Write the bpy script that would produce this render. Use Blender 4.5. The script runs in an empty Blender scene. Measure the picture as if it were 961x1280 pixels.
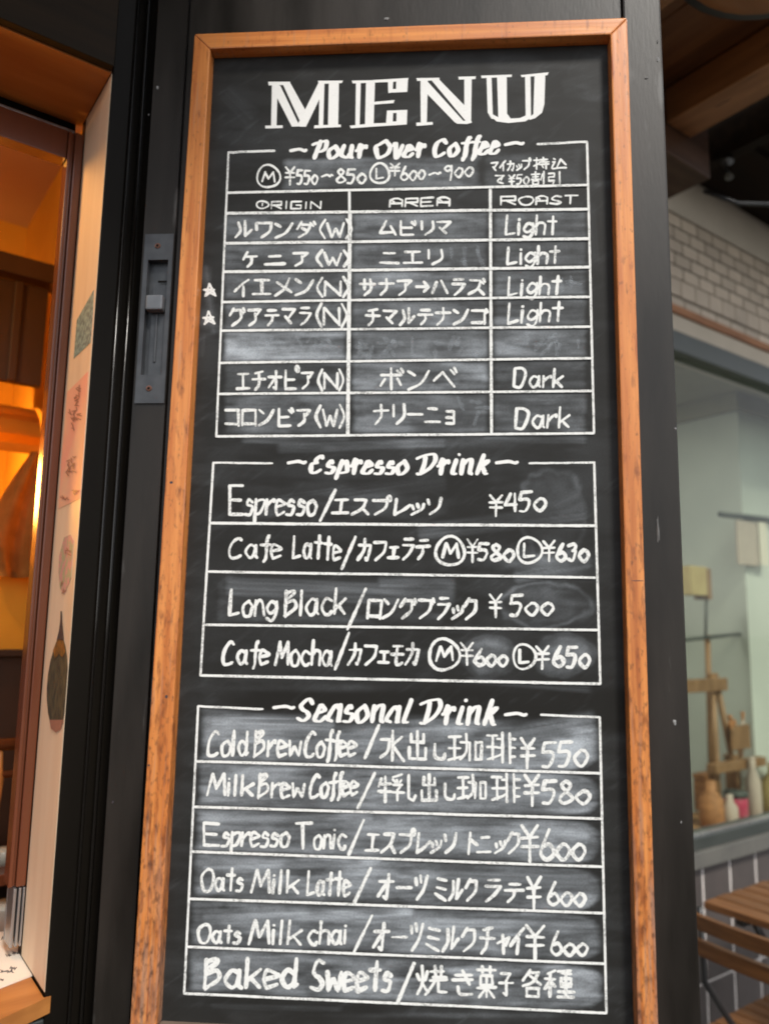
import bpy, bmesh, math, random
import numpy as np
from mathutils import Vector, Matrix
random.seed(7); rng = np.random.default_rng(7)
S = bpy.context.scene
# ------------------------------------------------------------------ camera
R = np.array([[0.9976053515348667, 0.06739522527453423, 0.015538539158795842],
              [0.005498332608905285, 0.1466733877118273, -0.9891696950855582],
              [-0.06894440461354712, 0.9868864174500167, 0.1459515951442557]])
FPX = 975.16
EYE = np.array([0, -.9, 1.45])
cam = bpy.data.cameras.new('camera'); co = bpy.data.objects.new('camera', cam)
S.collection.objects.link(co)
cam.sensor_fit = 'HORIZONTAL'; cam.sensor_width = 36; cam.lens = FPX / 961 * 36
cam.clip_start = .01; cam.clip_end = 600
m = Matrix.Identity(4)
for i in range(3):
    m[i][0] = R[0][i]; m[i][1] = -R[1][i]; m[i][2] = -R[2][i]; m[i][3] = EYE[i]
co.matrix_world = m
cam.dof.use_dof = True; cam.dof.focus_distance = .93; cam.dof.aperture_fstop = 4.4
S.camera = co
S.view_settings.view_transform = 'Standard'; S.view_settings.look = 'None'
S.view_settings.exposure = 0.38; S.view_settings.gamma = 1
S.cycles.filter_width = 1.9
# ------------------------------------------------------------------ sky and sun
W = bpy.data.worlds.new('World'); S.world = W; W.use_nodes = True
wn = W.node_tree.nodes; wl = W.node_tree.links; wn.clear()
SUN_EL, SUN_AZ = math.radians(48), math.radians(150)      # azimuth clockwise from +Y
sky = wn.new('ShaderNodeTexSky'); sky.sky_type = 'NISHITA'; sky.sun_disc = False
sky.sun_elevation = SUN_EL; sky.sun_rotation = SUN_AZ
hs = wn.new('ShaderNodeHueSaturation'); hs.inputs['Saturation'].default_value = .22
bg = wn.new('ShaderNodeBackground'); bg.inputs['Strength'].default_value = .15
wo = wn.new('ShaderNodeOutputWorld')
wl.new(sky.outputs[0], hs.inputs['Color']); wl.new(hs.outputs[0], bg.inputs[0]); wl.new(bg.outputs[0], wo.inputs[0])
sl = bpy.data.lights.new('sun', 'SUN'); sl.energy = 2.1; sl.angle = math.radians(11); sl.color = (1, .95, .87)
so = bpy.data.objects.new('sun', sl); S.collection.objects.link(so)
sd = Vector((math.sin(SUN_AZ) * math.cos(SUN_EL), math.cos(SUN_AZ) * math.cos(SUN_EL), math.sin(SUN_EL)))
so.rotation_euler = sd.to_track_quat('Z', 'Y').to_euler()
# ------------------------------------------------------------------ place geometry
ANG = math.radians(40)
FU = np.array([math.cos(ANG), math.sin(ANG), 0]); DV = np.array([-math.sin(ANG), math.cos(ANG), 0])
ORG = np.array([-.378, .045, 0])
def hit(x, y, p, n):
    d = R.T @ np.array([(x - 480.5) / FPX, (y - 640) / FPX, 1])
    return EYE + d * (np.dot(p - EYE, n) / np.dot(d, n))
def board(x, y, Y=0.0):              # point of the board plane
    P = hit(x, y, np.array([0, Y, 0]), np.array([0, 1., 0])); return P[0], P[2]
def uvz(P): return np.dot(P - ORG, FU), np.dot(P - ORG, DV), P[2]
def onU(x, y, u): return uvz(hit(x, y, ORG + FU * u, FU))
def onV(x, y, v): return uvz(hit(x, y, ORG + DV * v, DV))
def xyz(u, v, z): q = ORG + FU * u + DV * v; return Vector((q[0], q[1], z))
# ------------------------------------------------------------------ materials
def mat(name, col, rough=.6, col2=None, scale=8, stretch=(1, 1, 1), bump=0, spec=.5, metal=0, detail=6, lo=.35, hi=.65,
        spots=None, spot_scale=60, spot_t=.62, bscale=None, coat=0, rand=False, emit=None, es=0):
    M = bpy.data.materials.new(name); M.use_nodes = True
    n = M.node_tree.nodes; l = M.node_tree.links; b = n['Principled BSDF']
    b.inputs['Roughness'].default_value = rough; b.inputs['Metallic'].default_value = metal
    b.inputs['Specular IOR Level'].default_value = spec; b.inputs['Coat Weight'].default_value = coat
    tc = n.new('ShaderNodeTexCoord'); mp = n.new('ShaderNodeMapping'); mp.inputs['Scale'].default_value = stretch
    l.new(tc.outputs['Object'], mp.inputs[0])
    if rand:
        oi = n.new('ShaderNodeObjectInfo'); mm = n.new('ShaderNodeMath'); mm.operation = 'MULTIPLY'; mm.inputs[1].default_value = 40
        l.new(oi.outputs['Random'], mm.inputs[0]); l.new(mm.outputs[0], mp.inputs['Location'])
    nz = n.new('ShaderNodeTexNoise'); nz.inputs['Scale'].default_value = scale; nz.inputs['Detail'].default_value = detail
    l.new(mp.outputs[0], nz.inputs['Vector'])
    rp = n.new('ShaderNodeMapRange'); rp.inputs['From Min'].default_value = lo; rp.inputs['From Max'].default_value = hi
    l.new(nz.outputs['Fac'], rp.inputs['Value'])
    mx = n.new('ShaderNodeMix'); mx.data_type = 'RGBA'
    mx.inputs[6].default_value = (*col, 1); mx.inputs[7].default_value = (*(col2 or tuple(c * .75 for c in col)), 1)
    l.new(rp.outputs[0], mx.inputs[0]); out = mx.outputs[2]
    if rand:
        hv = n.new('ShaderNodeHueSaturation'); mr = n.new('ShaderNodeMapRange')
        mr.inputs['To Min'].default_value = .86; mr.inputs['To Max'].default_value = 1.14
        l.new(oi.outputs['Random'], mr.inputs['Value']); l.new(mr.outputs[0], hv.inputs['Value']); l.new(out, hv.inputs['Color']); out = hv.outputs[0]
    if spots:
        n2 = n.new('ShaderNodeTexNoise'); n2.inputs['Scale'].default_value = spot_scale; n2.inputs['Detail'].default_value = 4
        l.new(mp.outputs[0], n2.inputs['Vector'])
        r2 = n.new('ShaderNodeMapRange'); r2.inputs['From Min'].default_value = spot_t; r2.inputs['From Max'].default_value = spot_t + .08
        l.new(n2.outputs['Fac'], r2.inputs['Value'])
        m2 = n.new('ShaderNodeMix'); m2.data_type = 'RGBA'; m2.inputs[7].default_value = (*spots, 1)
        l.new(out, m2.inputs[6]); l.new(r2.outputs[0], m2.inputs[0]); out = m2.outputs[2]
    l.new(out, b.inputs['Base Color'])
    rr = n.new('ShaderNodeMapRange'); rr.inputs['To Min'].default_value = max(0, rough - .1); rr.inputs['To Max'].default_value = min(1, rough + .12)
    l.new(nz.outputs['Fac'], rr.inputs['Value']); l.new(rr.outputs[0], b.inputs['Roughness'])
    if bump:
        bp = n.new('ShaderNodeBump'); bp.inputs['Strength'].default_value = bump; bp.inputs['Distance'].default_value = .002
        nb = nz
        if bscale:
            nb = n.new('ShaderNodeTexNoise'); nb.inputs['Scale'].default_value = bscale; l.new(mp.outputs[0], nb.inputs['Vector'])
        l.new(nb.outputs['Fac'], bp.inputs['Height']); l.new(bp.outputs[0], b.inputs['Normal'])
    if emit:
        b.inputs['Emission Color'].default_value = (*emit, 1); b.inputs['Emission Strength'].default_value = es
    return M
def frame_wood(name, st):
    """orange varnished wood, weathered grey and speckled low down and on worn patches"""
    M = mat(name, (.78, .30, .078), .34, (.52, .15, .03), 16, st, .2, .5, 0, 8, .3, .7, spots=(.40, .11, .03), spot_scale=22, spot_t=.64)
    n = M.node_tree.nodes; l = M.node_tree.links; b = n['Principled BSDF']
    src = b.inputs['Base Color'].links[0].from_socket
    tc = n.new('ShaderNodeTexCoord'); sp = n.new('ShaderNodeSeparateXYZ'); l.new(tc.outputs['Object'], sp.inputs[0])
    def zmask(z0, z1, sc, mp_s, amp):
        nn = n.new('ShaderNodeTexNoise'); nn.inputs['Scale'].default_value = sc; nn.inputs['Detail'].default_value = 7
        mp = n.new('ShaderNodeMapping'); mp.inputs['Scale'].default_value = mp_s; l.new(tc.outputs['Object'], mp.inputs[0]); l.new(mp.outputs[0], nn.inputs['Vector'])
        r = n.new('ShaderNodeMapRange'); r.inputs['From Min'].default_value = z0; r.inputs['From Max'].default_value = z1; r.inputs['To Min'].default_value = amp; r.inputs['To Max'].default_value = 0
        l.new(sp.outputs['Z'], r.inputs['Value'])
        a = n.new('ShaderNodeMath'); a.operation = 'ADD'; l.new(r.outputs[0], a.inputs[0]); l.new(nn.outputs['Fac'], a.inputs[1])
        q = n.new('ShaderNodeMapRange'); q.inputs['From Min'].default_value = .60; q.inputs['From Max'].default_value = .82
        l.new(a.outputs[0], q.inputs['Value']); return q.outputs[0]
    for (z0, z1, sc, ms, amp, col, k) in ((0, .9, 130, (1.3, 1, .30), .17, (.20, .055, .015), .9), (0, 1.1, 34, (3.2, 1, .10), .16, (.34, .085, .02), .7), (0, .42, 60, (3.4, 1, .16), .24, (.36, .24, .18), .6),
                                          (0, .66, 240, (1, 1, .5), .13, (.06, .028, .018), .75)):
        mx = n.new('ShaderNodeMix'); mx.data_type = 'RGBA'; mx.inputs[7].default_value = (*col, 1)
        q = n.new('ShaderNodeMath'); q.operation = 'MULTIPLY'; q.inputs[1].default_value = k; l.new(zmask(z0, z1, sc, ms, amp), q.inputs[0])
        l.new(q.outputs[0], mx.inputs[0]); l.new(src, mx.inputs[6]); src = mx.outputs[2]
    l.new(src, b.inputs['Base Color']); return M
M_frame_v = frame_wood('orange_wood_upright', (9, 9, .45)); M_frame_h = frame_wood('orange_wood_rail', (.45, 9, 9))
M_frame_low = mat('weathered_wood', (.22, .16, .12), .7, (.13, .09, .065), 20, (.4, 3, 3), .2)
M_leaf = mat('black_door_paint', (.0085, .0065, .0045), .38, (.026, .021, .017), 12, (1.6, 1, .3), .05, .34, spots=(.075, .072, .068), spot_scale=26, spot_t=.66, bscale=220)
M_black = mat('gloss_black_paint', (.006, .005, .004), .3, (.010, .008, .006), 10, (1, 1, .2), .03, .05)
M_blackgloss = mat('lacquered_black_bead', (.008, .006, .005), .12, (.012, .010, .008), 10, (1, 1, .2), 0, .6)
M_bolt = mat('grey_cast_metal', (.050, .054, .060), .42, (.078, .083, .09), 45, (1, 1, 1), .1, .5, .3)
M_knob = mat('light_grey_metal', (.17, .185, .20), .4, (.13, .14, .155), 40)
M_rust = mat('rusty_screw', (.20, .08, .05), .7, (.06, .03, .02), 300)
M_ply = mat('pale_plywood', (.82, .66, .48), .5, (.74, .57, .40), 8, (4, 4, .4), .08, .4)
M_soffit = mat('orange_brown_board', (.46, .17, .035), .5, (.36, .12, .022), 5, (1, 5, 1), .08)
M_mahog = mat('mahogany_sash', (.15, .045, .02), .22, (.10, .028, .012), 12, (1, 1, .15), .05, .6)
M_alu = mat('aluminium', (.5, .5, .5), .3, (.35, .35, .36), 30, (1, 1, .3), 0, .5, .8)
M_darkwood = mat('dark_stained_timber', (.012, .0075, .004), .6, (.022, .013, .007), 6, (.5, 6, 6), .15, .1)
M_rafter = mat('brown_rafter_timber', (.46, .20, .075), .6, (.32, .135, .05), 9, (5, .6, 5), .2, rand=True, spots=(.05, .022, .012), spot_scale=14, spot_t=.66)
M_sheath = mat('red_brown_sheathing', (.28, .105, .032), .6, (.19, .07, .022), 6, (6, .5, 6), .15, rand=True)
M_shadewood = mat('dark_brown_beam', (.11, .045, .018), .6, (.07, .028, .011), 8, (.5, 5, 5), .2)
M_tile = mat('beige_wall_tile', (.54, .44, .33), .45, (.47, .38, .285), 12, rand=True)
M_grout = mat('dark_grout', (.045, .038, .032), .9, (.03, .026, .022), 60)
M_cream = mat('cream_render', (.50, .43, .34), .8, (.45, .39, .305), 7, bump=.1)
M_greytile = mat('grey_brown_wall_tile', (.10, .083, .078), .4, (.08, .068, .064), 9, rand=True)
M_lgrout = mat('light_grout', (.90, .84, .80), .9, (.80, .74, .70), 50)
M_trim = mat('orange_trim_timber', (.36, .15, .055), .6, (.24, .10, .04), 20, (.3, 2, 2))
M_winframe = mat('dark_green_window_frame', (.040, .046, .042), .4, (.05, .056, .05), 10)
M_sill = mat('grey_sill', (.13, .125, .11), .5, (.10, .097, .088), 10)
M_slat = mat('teak_slat', (.19, .078, .024), .5, (.11, .042, .013), 10, (8, .8, 8), .25, .5, rand=True, spots=(.06, .03, .015), spot_scale=30, spot_t=.70)
M_iron = mat('black_iron', (.02, .02, .022), .35, (.03, .03, .03), 30)
M_white = mat('white_paint', (.60, .61, .565), .6, (.54, .55, .51), 3)
M_wallgrey = mat('grey_green_paint', (.40, .43, .38), .6, (.36, .39, .345), 3)
M_ceil = mat('beige_ceiling', (.34, .31, .22), .7, (.30, .27, .19), 4)
M_paper = mat('beige_paper', (.50, .40, .34), .7, (.46, .37, .32), 20)
M_box = mat('yellow_box_card', (.48, .36, .16), .7, (.42, .30, .13), 20)
M_easel = mat('honey_wood', (.30, .16, .075), .5, (.20, .10, .04), 15, (3, 3, .5))
M_pink = mat('pink_tin', (.55, .06, .12), .4, (.45, .05, .1), 20)
M_glassware = mat('pale_ceramic', (.46, .44, .38), .25, (.45, .46, .40), 20)
M_yellow = mat('yellow_plaster', (.62, .34, .05), .7, (.50, .27, .035), 4, bump=.1)
M_ochre = mat('orange_ochre_board', (.88, .40, .025), .7, (.75, .33, .02), 6)
M_pinkceil = mat('pinkish_ceiling', (.34, .21, .17), .8, (.31, .19, .15), 3)
M_cabinet = mat('dark_cabinet_wood', (.035, .016, .008), .45, (.05, .022, .012), 8, (1, 1, .3))
M_cloth = mat('ochre_cloth', (.36, .19, .05), .9, (.27, .14, .035), 30)
M_plank = mat('orange_plank', (.50, .20, .05), .45, (.36, .13, .03), 9, (.6, 5, 5), .1)
M_card = mat('printed_white_card', (.78, .70, .60), .6, (.74, .66, .56), 6)
M_ink = mat('dark_ink', (.06, .05, .06), .6)
M_greypaint = mat('dark_grey_green_paint', (.022, .026, .024), .35, (.03, .034, .032), 10)
M_asphalt = mat('asphalt', (.055, .055, .055), .9, (.04, .04, .04), 20, bump=.5, bscale=300)
M_teal = mat('teal_grey_print', (.26, .40, .40), .6, (.10, .17, .19), 160, lo=.42, hi=.58)
M_pinkprint = mat('salmon_pink_print', (.84, .38, .29), .6, (.80, .50, .34), 12)
M_rose = mat('faded_rose_print', (.62, .33, .30), .6, (.42, .42, .26), 90, lo=.45, hi=.55)
M_feather = mat('mottled_dark_green_print', (.035, .04, .032), .6, (.10, .09, .05), 120, (1, 1, .6))
M_orange = mat('orange_print', (.34, .14, .02), .6, (.12, .07, .02), 90)
M_brownink = mat('brown_ink', (.42, .20, .14), .6)
M_bulb = mat('glowing_globe', (1, .6, .25), .4, emit=(1, .42, .08), es=9)
M_panel = mat('lit_panel', (.9, .9, .85), .5, emit=(.95, 1, .9), es=3)
def chalk(name, dens, colr=(.84, .84, .81), top=1.0):
    """liquid chalk: thinner where the marker skipped, so the slate shows through"""
    M = bpy.data.materials.new(name); M.use_nodes = True
    n = M.node_tree.nodes; l = M.node_tree.links; b = n['Principled BSDF']; b.inputs['Roughness'].default_value = .9
    b.inputs['Specular IOR Level'].default_value = .1; b.inputs['Base Color'].default_value = (*colr, 1)
    tc = n.new('ShaderNodeTexCoord'); a = n.new('ShaderNodeTexNoise'); a.inputs['Scale'].default_value = 420; a.inputs['Detail'].default_value = 3
    c = n.new('ShaderNodeTexNoise'); c.inputs['Scale'].default_value = 34; c.inputs['Detail'].default_value = 4
    l.new(tc.outputs['Object'], a.inputs['Vector']); l.new(tc.outputs['Object'], c.inputs['Vector'])
    s = n.new('ShaderNodeMath'); s.operation = 'ADD'; l.new(a.outputs['Fac'], s.inputs[0]); l.new(c.outputs['Fac'], s.inputs[1])
    r = n.new('ShaderNodeMapRange'); r.inputs['From Min'].default_value = .72; r.inputs['From Max'].default_value = .98
    r.inputs['To Min'].default_value = dens; r.inputs['To Max'].default_value = top
    l.new(s.outputs[0], r.inputs['Value'])
    mx = n.new('ShaderNodeMixShader'); t = n.new('ShaderNodeBsdfTransparent'); o = n['Material Output']
    l.new(r.outputs[0], mx.inputs[0]); l.new(t.outputs[0], mx.inputs[1]); l.new(b.outputs[0], mx.inputs[2]); l.new(mx.outputs[0], o.inputs['Surface'])
    return M
M_chalk = chalk('white_liquid_chalk', .50); M_chalk_bold = chalk('bold_liquid_chalk', .93, (.88, .87, .84)); M_chalk_thin = chalk('faded_chalk', .5)
def glass(name, tint, ior=1.5):
    M = bpy.data.materials.new(name); M.use_nodes = True; n = M.node_tree.nodes; l = M.node_tree.links; n.remove(n['Principled BSDF'])
    t = n.new('ShaderNodeBsdfTransparent'); t.inputs[0].default_value = (*tint, 1)
    g = n.new('ShaderNodeBsdfGlossy'); g.inputs['Roughness'].default_value = .01
    f = n.new('ShaderNodeFresnel'); f.inputs[0].default_value = ior; x = n.new('ShaderNodeMixShader')
    ge = n.new('ShaderNodeNewGeometry'); sb = n.new('ShaderNodeMath'); sb.operation = 'SUBTRACT'; sb.inputs[0].default_value = 1; sb.use_clamp = True
    mu = n.new('ShaderNodeMath'); mu.operation = 'MULTIPLY'; l.new(ge.outputs['Backfacing'], sb.inputs[1]); l.new(sb.outputs[0], mu.inputs[0]); l.new(f.outputs[0], mu.inputs[1]); l.new(mu.outputs[0], x.inputs[0]); l.new(t.outputs[0], x.inputs[1]); l.new(g.outputs[0], x.inputs[2]); l.new(x.outputs[0], n['Material Output'].inputs['Surface'])
    return M
M_glass = glass('window_glass', (.90, .93, .88), 1.45)
def slate_mat():
    M = bpy.data.materials.new('chalk_dusted_slate'); M.use_nodes = True; n = M.node_tree.nodes; l = M.node_tree.links; b = n['Principled BSDF']
    at = n.new('ShaderNodeAttribute'); at.attribute_name = 'dust'
    tc = n.new('ShaderNodeTexCoord'); nz = n.new('ShaderNodeTexNoise'); nz.inputs['Scale'].default_value = 500; nz.inputs['Detail'].default_value = 3
    l.new(tc.outputs['Object'], nz.inputs['Vector'])
    r = n.new('ShaderNodeMapRange'); r.inputs['From Min'].default_value = .3; r.inputs['From Max'].default_value = .7; r.inputs['To Min'].default_value = .82; r.inputs['To Max'].default_value = 1.18
    l.new(nz.outputs['Fac'], r.inputs['Value'])
    q = n.new('ShaderNodeMath'); q.operation = 'MULTIPLY'; l.new(at.outputs['Fac'], q.inputs[0]); l.new(r.outputs[0], q.inputs[1])
    mx = n.new('ShaderNodeMix'); mx.data_type = 'RGBA'; mx.inputs[6].default_value = (.0165, .0155, .0135, 1); mx.inputs[7].default_value = (.50, .54, .58, 1)
    l.new(q.outputs[0], mx.inputs[0]); l.new(mx.outputs[2], b.inputs['Base Color'])
    b.inputs['Roughness'].default_value = .5; b.inputs['Specular IOR Level'].default_value = .14
    return M
M_slate = slate_mat()
# ------------------------------------------------------------------ builders
COL = S.collection
def tag(o, label=None, cat=None, group=None, kind=None):
    if label: o['label'] = label
    if cat: o['category'] = cat
    if group: o['group'] = group
    if kind: o['kind'] = kind
    return o
def thing(name, loc, label, cat, rz=0, group=None):
    o = bpy.data.objects.new(name, None); COL.objects.link(o); o.location = loc; o.rotation_euler = (0, 0, rz); o.empty_display_size = .05
    return tag(o, label, cat, group)
def uvthing(name, u, v, z, label, cat, group=None):
    o = thing(name, xyz(u, v, z), label, cat, ANG, group); o['_o'] = (u, v, z); return o
def link(name, me, m, parent=None, loc=(0, 0, 0)):
    if m and not me.materials: me.materials.append(m)
    o = bpy.data.objects.new(name, me); COL.objects.link(o); o.location = loc
    if parent: o.parent = parent
    return o
def me_of(bm, name, smooth=False):
    bmesh.ops.recalc_face_normals(bm, faces=bm.faces)
    me = bpy.data.meshes.new(name); bm.to_mesh(me); bm.free()
    if smooth:
        for p in me.polygons: p.use_smooth = True
    return me
def offs(parent): return tuple(parent['_o']) if parent is not None and '_o' in parent else (0, 0, 0)
def bx(bm, u0, u1, v0, v1, z0, z1, bev=0):
    r = bmesh.ops.create_cube(bm, size=1); vs = r['verts']
    for k in vs:
        k.co = Vector(((u0 + u1) / 2 + k.co.x * (u1 - u0), (v0 + v1) / 2 + k.co.y * (v1 - v0), (z0 + z1) / 2 + k.co.z * (z1 - z0)))
    if bev:
        es = list({e for k in vs for e in k.link_edges}); bmesh.ops.bevel(bm, geom=es, offset=bev, segments=2, affect='EDGES', profile=.6)
def box(name, m, parent, u0, u1, v0, v1, z0, z1, bev=.0015):
    """one box part; origin at its own centre so that copies can share the mesh"""
    cx, cy, cz = (u0 + u1) / 2, (v0 + v1) / 2, (z0 + z1) / 2
    bm = bmesh.new(); bx(bm, u0 - cx, u1 - cx, v0 - cy, v1 - cy, z0 - cz, z1 - cz, bev)
    q = offs(parent); return link(name, me_of(bm, name), m, parent, (cx - q[0], cy - q[1], cz - q[2]))
def dup(o, du=0, dv=0, dz=0):
    c = o.copy(); COL.objects.link(c); c.parent = o.parent; c.location = o.location + Vector((du, dv, dz)); return c
def poly_prism(name, pts, d, m, parent=None, off=(0, 0, 0), bev=0):
    """pts: 3-D loop, thickened by vector d"""
    bm = bmesh.new(); o = Vector(off); a = [bm.verts.new(Vector(p) - o) for p in pts]; b = [bm.verts.new(Vector(p) - o + Vector(d)) for p in pts]
    bm.faces.new(a); bm.faces.new(b[::-1])
    for i in range(len(a)): j = (i + 1) % len(a); bm.faces.new((a[i], a[j], b[j], b[i]))
    if bev: bmesh.ops.bevel(bm, geom=list(bm.edges), offset=bev, segments=2, affect='EDGES', profile=.6)
    return link(name, me_of(bm, name), m, parent)
def tube_bm(bm, pts, r, seg=8):
    pts = [Vector(p) for p in pts]; rings = []
    for i, p in enumerate(pts):
        t = (pts[min(i + 1, len(pts) - 1)] - pts[max(i - 1, 0)]).normalized()
        up = Vector((0, 0, 1)) if abs(t.z) < .9 else Vector((1, 0, 0)); a = t.cross(up).normalized(); b = t.cross(a)
        rr = r[i] if isinstance(r, (list, tuple)) else r
        rings.append([bm.verts.new(p + (a * math.cos(k * 2 * math.pi / seg) + b * math.sin(k * 2 * math.pi / seg)) * rr) for k in range(seg)])
    for q, w in zip(rings, rings[1:]):
        for k in range(seg): bm.faces.new((q[k], q[(k + 1) % seg], w[(k + 1) % seg], w[k]))
    bm.faces.new(rings[0][::-1]); bm.faces.new(rings[-1])
def tube(name, m, parent, pts, r, seg=8):
    q = Vector(offs(parent)); bm = bmesh.new(); tube_bm(bm, [Vector(p) - q for p in pts], r, seg); return link(name, me_of(bm, name, True), m, parent)
def lathe(name, m, parent, u, v, prof, seg=20):
    """prof: list of (radius, z)"""
    q = offs(parent); bm = bmesh.new(); rings = []
    for r, z in prof: rings.append([bm.verts.new((u - q[0] + r * math.cos(k * 2 * math.pi / seg), v - q[1] + r * math.sin(k * 2 * math.pi / seg), z - q[2])) for k in range(seg)])
    for a, b in zip(rings, rings[1:]):
        for k in range(seg): bm.faces.new((a[k], a[(k + 1) % seg], b[(k + 1) % seg], b[k]))
    bm.faces.new(rings[0][::-1]); bm.faces.new(rings[-1]); return link(name, me_of(bm, name, True), m, parent)
# ------------------------------------------------------------------ ground
bm = bmesh.new(); bmesh.ops.create_grid(bm, x_segments=1, y_segments=1, size=300)
tag(link('ground', me_of(bm, 'ground'), M_asphalt), kind='structure')
# ------------------------------------------------------------------ door leaf that carries the menu
leaf = thing('door_leaf', (-.05, 0, 0), 'tall dark painted door leaf standing behind the framed chalk menu', 'door')
leaf['_o'] = (-.05, 0, 0)
LX0, LS, RS, LX1 = -.3745, -.3325, .2285, .2765
box('panel', M_leaf, leaf, LS + .0012, RS - .0012, .004, .044, .03, 2.75, .001)
# left stile has a mortise for the flush bolt: built from pieces round it
BX0, BX1, BZ0, BZ1 = -.3712, -.3342, 1.716, 1.9365
bm = bmesh.new()
for (a, b, c, d) in ((LX0, LS - .0012, .03, BZ0), (LX0, LS - .0012, BZ1, 2.75), (LX0, BX0, BZ0, BZ1), (BX1, LS - .0012, BZ0, BZ1)):
    bx(bm, a + .05, b + .05, .003, .043, c, d)
bmesh.ops.remove_doubles(bm, verts=bm.verts, dist=1e-5)
link('stile', me_of(bm, 'stile'), M_leaf, leaf)
box('stile', M_leaf, leaf, RS + .0012, LX1, .0025, .0435, .03, 2.75, .0025)
# flush bolt
fb = bmesh.new()
ix0, ix1, iz0, iz1 = -.3655, -.3395, 1.752, 1.902
for (a, b, c, d) in ((BX0, BX1, iz1, BZ1), (BX0, BX1, BZ0, iz0), (BX0, ix0, iz0, iz1), (ix1, BX1, iz0, iz1)):
    bx(fb, a + .05, b + .05, .0005, .012, c, d)
bx(fb, ix0 + .05, ix1 + .05, .011, .013, iz0, iz1)
bx(fb, ix0 + .056, ix1 + .05 - .0005, .0075, .0108, iz0 + .002, iz1 - .03)
bolt = link('flush_bolt', me_of(fb, 'flush_bolt'), M_bolt, leaf); tag(bolt, 'grey recessed flush bolt with a sliding thumb knob')
def sub(name, m, parent, *a, bev=.001):
    cx = [(a[0] + a[1]) / 2, (a[2] + a[3]) / 2, (a[4] + a[5]) / 2]; b = bmesh.new()
    bx(b, a[0] - cx[0], a[1] - cx[0], a[2] - cx[1], a[3] - cx[1], a[4] - cx[2], a[5] - cx[2], bev)
    return link(name, me_of(b, name), m, parent, (cx[0] + .05, cx[1], cx[2]))
sub('knob', M_knob, bolt, -.3628, -.3415, -.006, .0072, 1.834, 1.853, bev=.0022)
sub('slide_bar', M_bolt, bolt, -.3535, -.3505, .0055, .0074, 1.77, 1.833)
sub('catch', M_black, bolt, -.353, -.341, .0058, .0074, 1.8745, 1.8765, bev=0)
for sx, sz in ((-.3541, 1.9205), (-.3541, 1.7345)):
    b = bmesh.new(); r = bmesh.ops.create_cone(b, cap_ends=True, radius1=.0038, radius2=.003, depth=.0012, segments=16, matrix=Matrix.Rotation(math.pi / 2, 4, 'X'))
    s = link('screw', me_of(b, 'screw'), M_rust, bolt, (sx + .05, -.0001, sz))
    sub_ = bmesh.new(); bmesh.ops.create_cone(sub_, cap_ends=True, radius1=.0016, radius2=.0016, depth=.0008, segments=8, matrix=Matrix.Rotation(math.pi / 2, 4, 'X'))
    # dark socket is part of the same screw mesh
    sub_.to_mesh(tmp := bpy.data.meshes.new('t')); sub_.free(); b2 = bmesh.new(); b2.from_mesh(s.data); n0 = len(b2.faces); b2.from_mesh(tmp); b2.faces.ensure_lookup_table()
    for fc in b2.faces[n0:]:
        fc.material_index = 1
        for k in fc.verts: pass
    for k in {k for fc in b2.faces[n0:] for k in fc.verts}: k.co.y -= .0006
    b2.to_mesh(s.data); b2.free(); s.data.materials.append(M_black)
# paint chips and plaster dabs on the leaf
def dab(x, y, w, h, m, Y):
    cx, cz = board(x, y, Y); w *= .00092; h *= .00092; b = bmesh.new(); k = 11
    vs = [b.verts.new((cx + .05 + w * math.cos(a) * random.uniform(.55, 1.1), Y - random.uniform(.0003, .0008), cz + h * math.sin(a) * random.uniform(.55, 1.1))) for a in [2 * math.pi * i / k for i in range(k)]]
    c = b.verts.new((cx + .05, Y - .0012, cz))
    for i in range(k): b.faces.new((c, vs[i], vs[(i + 1) % k]))
    return link('paint_chip', me_of(b, 'paint_chip'), m, leaf)
M_chip = mat('chipped_undercoat', (.34, .34, .33), .8, (.2, .2, .2), 200)
M_scuff = mat('light_scuff', (.13, .125, .12), .6, (.09, .088, .085), 90)
dab(197, 109, 2.2, 4, M_chip, .003); dab(843, 903, 2.5, 4, M_chip, .0025); dab(822, 74, 2, 3.5, M_chip, .0025); dab(822, 52, 1.2, 4, M_scuff, .0025)
dab(851, 1028, 1.2, 2, M_chip, .0025); dab(141, 1003, 1.3, 2.5, M_ink, .003); dab(844, 536, 1.5, 2, M_chip, .0025); dab(186, 143, 1, 2.4, M_scuff, .003)
dab(808, 97, 3, 1.6, M_scuff, .0025); dab(822, 664, 2, 20, M_scuff, .0025); dab(483, 23, 5, 2, M_chip, .004)
# ------------------------------------------------------------------ menu board
mb = thing('menu_board', (-.05, 0, 1.0), 'tall chalkboard café menu in an orange wooden frame fixed to the dark door', 'menu board')
OFF = Vector((-.05, 0, 1.0))
FY = -.0175
def bp(x, y, Y): q = board(x, y, Y); return Vector((q[0], Y, q[1]))
oTL, oTR, iTL, iTR = bp(243, 42, FY), bp(784, 22, FY), bp(262.5, 60.5, FY), bp(763, 42.5, FY)
zt = (oTL.z + oTR.z) / 2; zi = (iTL.z + iTR.z) / 2
for k in (oTL, oTR): k.z = zt
for k in (iTL, iTR): k.z = zi
oBL, iBL, oBR, iBR = bp(163, 1270, FY), bp(196, 1262, FY), bp(822.5, 1270, FY), bp(796.5, 1262, FY)
zb = bp(205, 1276, 0).z; zo = zb - .027
def ext(p, q, z): t = (z - p.z) / (q.z - p.z); return p + (q - p) * t
iBL2, iBR2, oBL2, oBR2 = ext(iTL, iBL, zb), ext(iTR, iBR, zb), ext(oTL, oBL, zo), ext(oTR, oBR, zo)
g = .0006; up = Vector((0, 0, g))
th = (0, .0215, 0)
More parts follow.
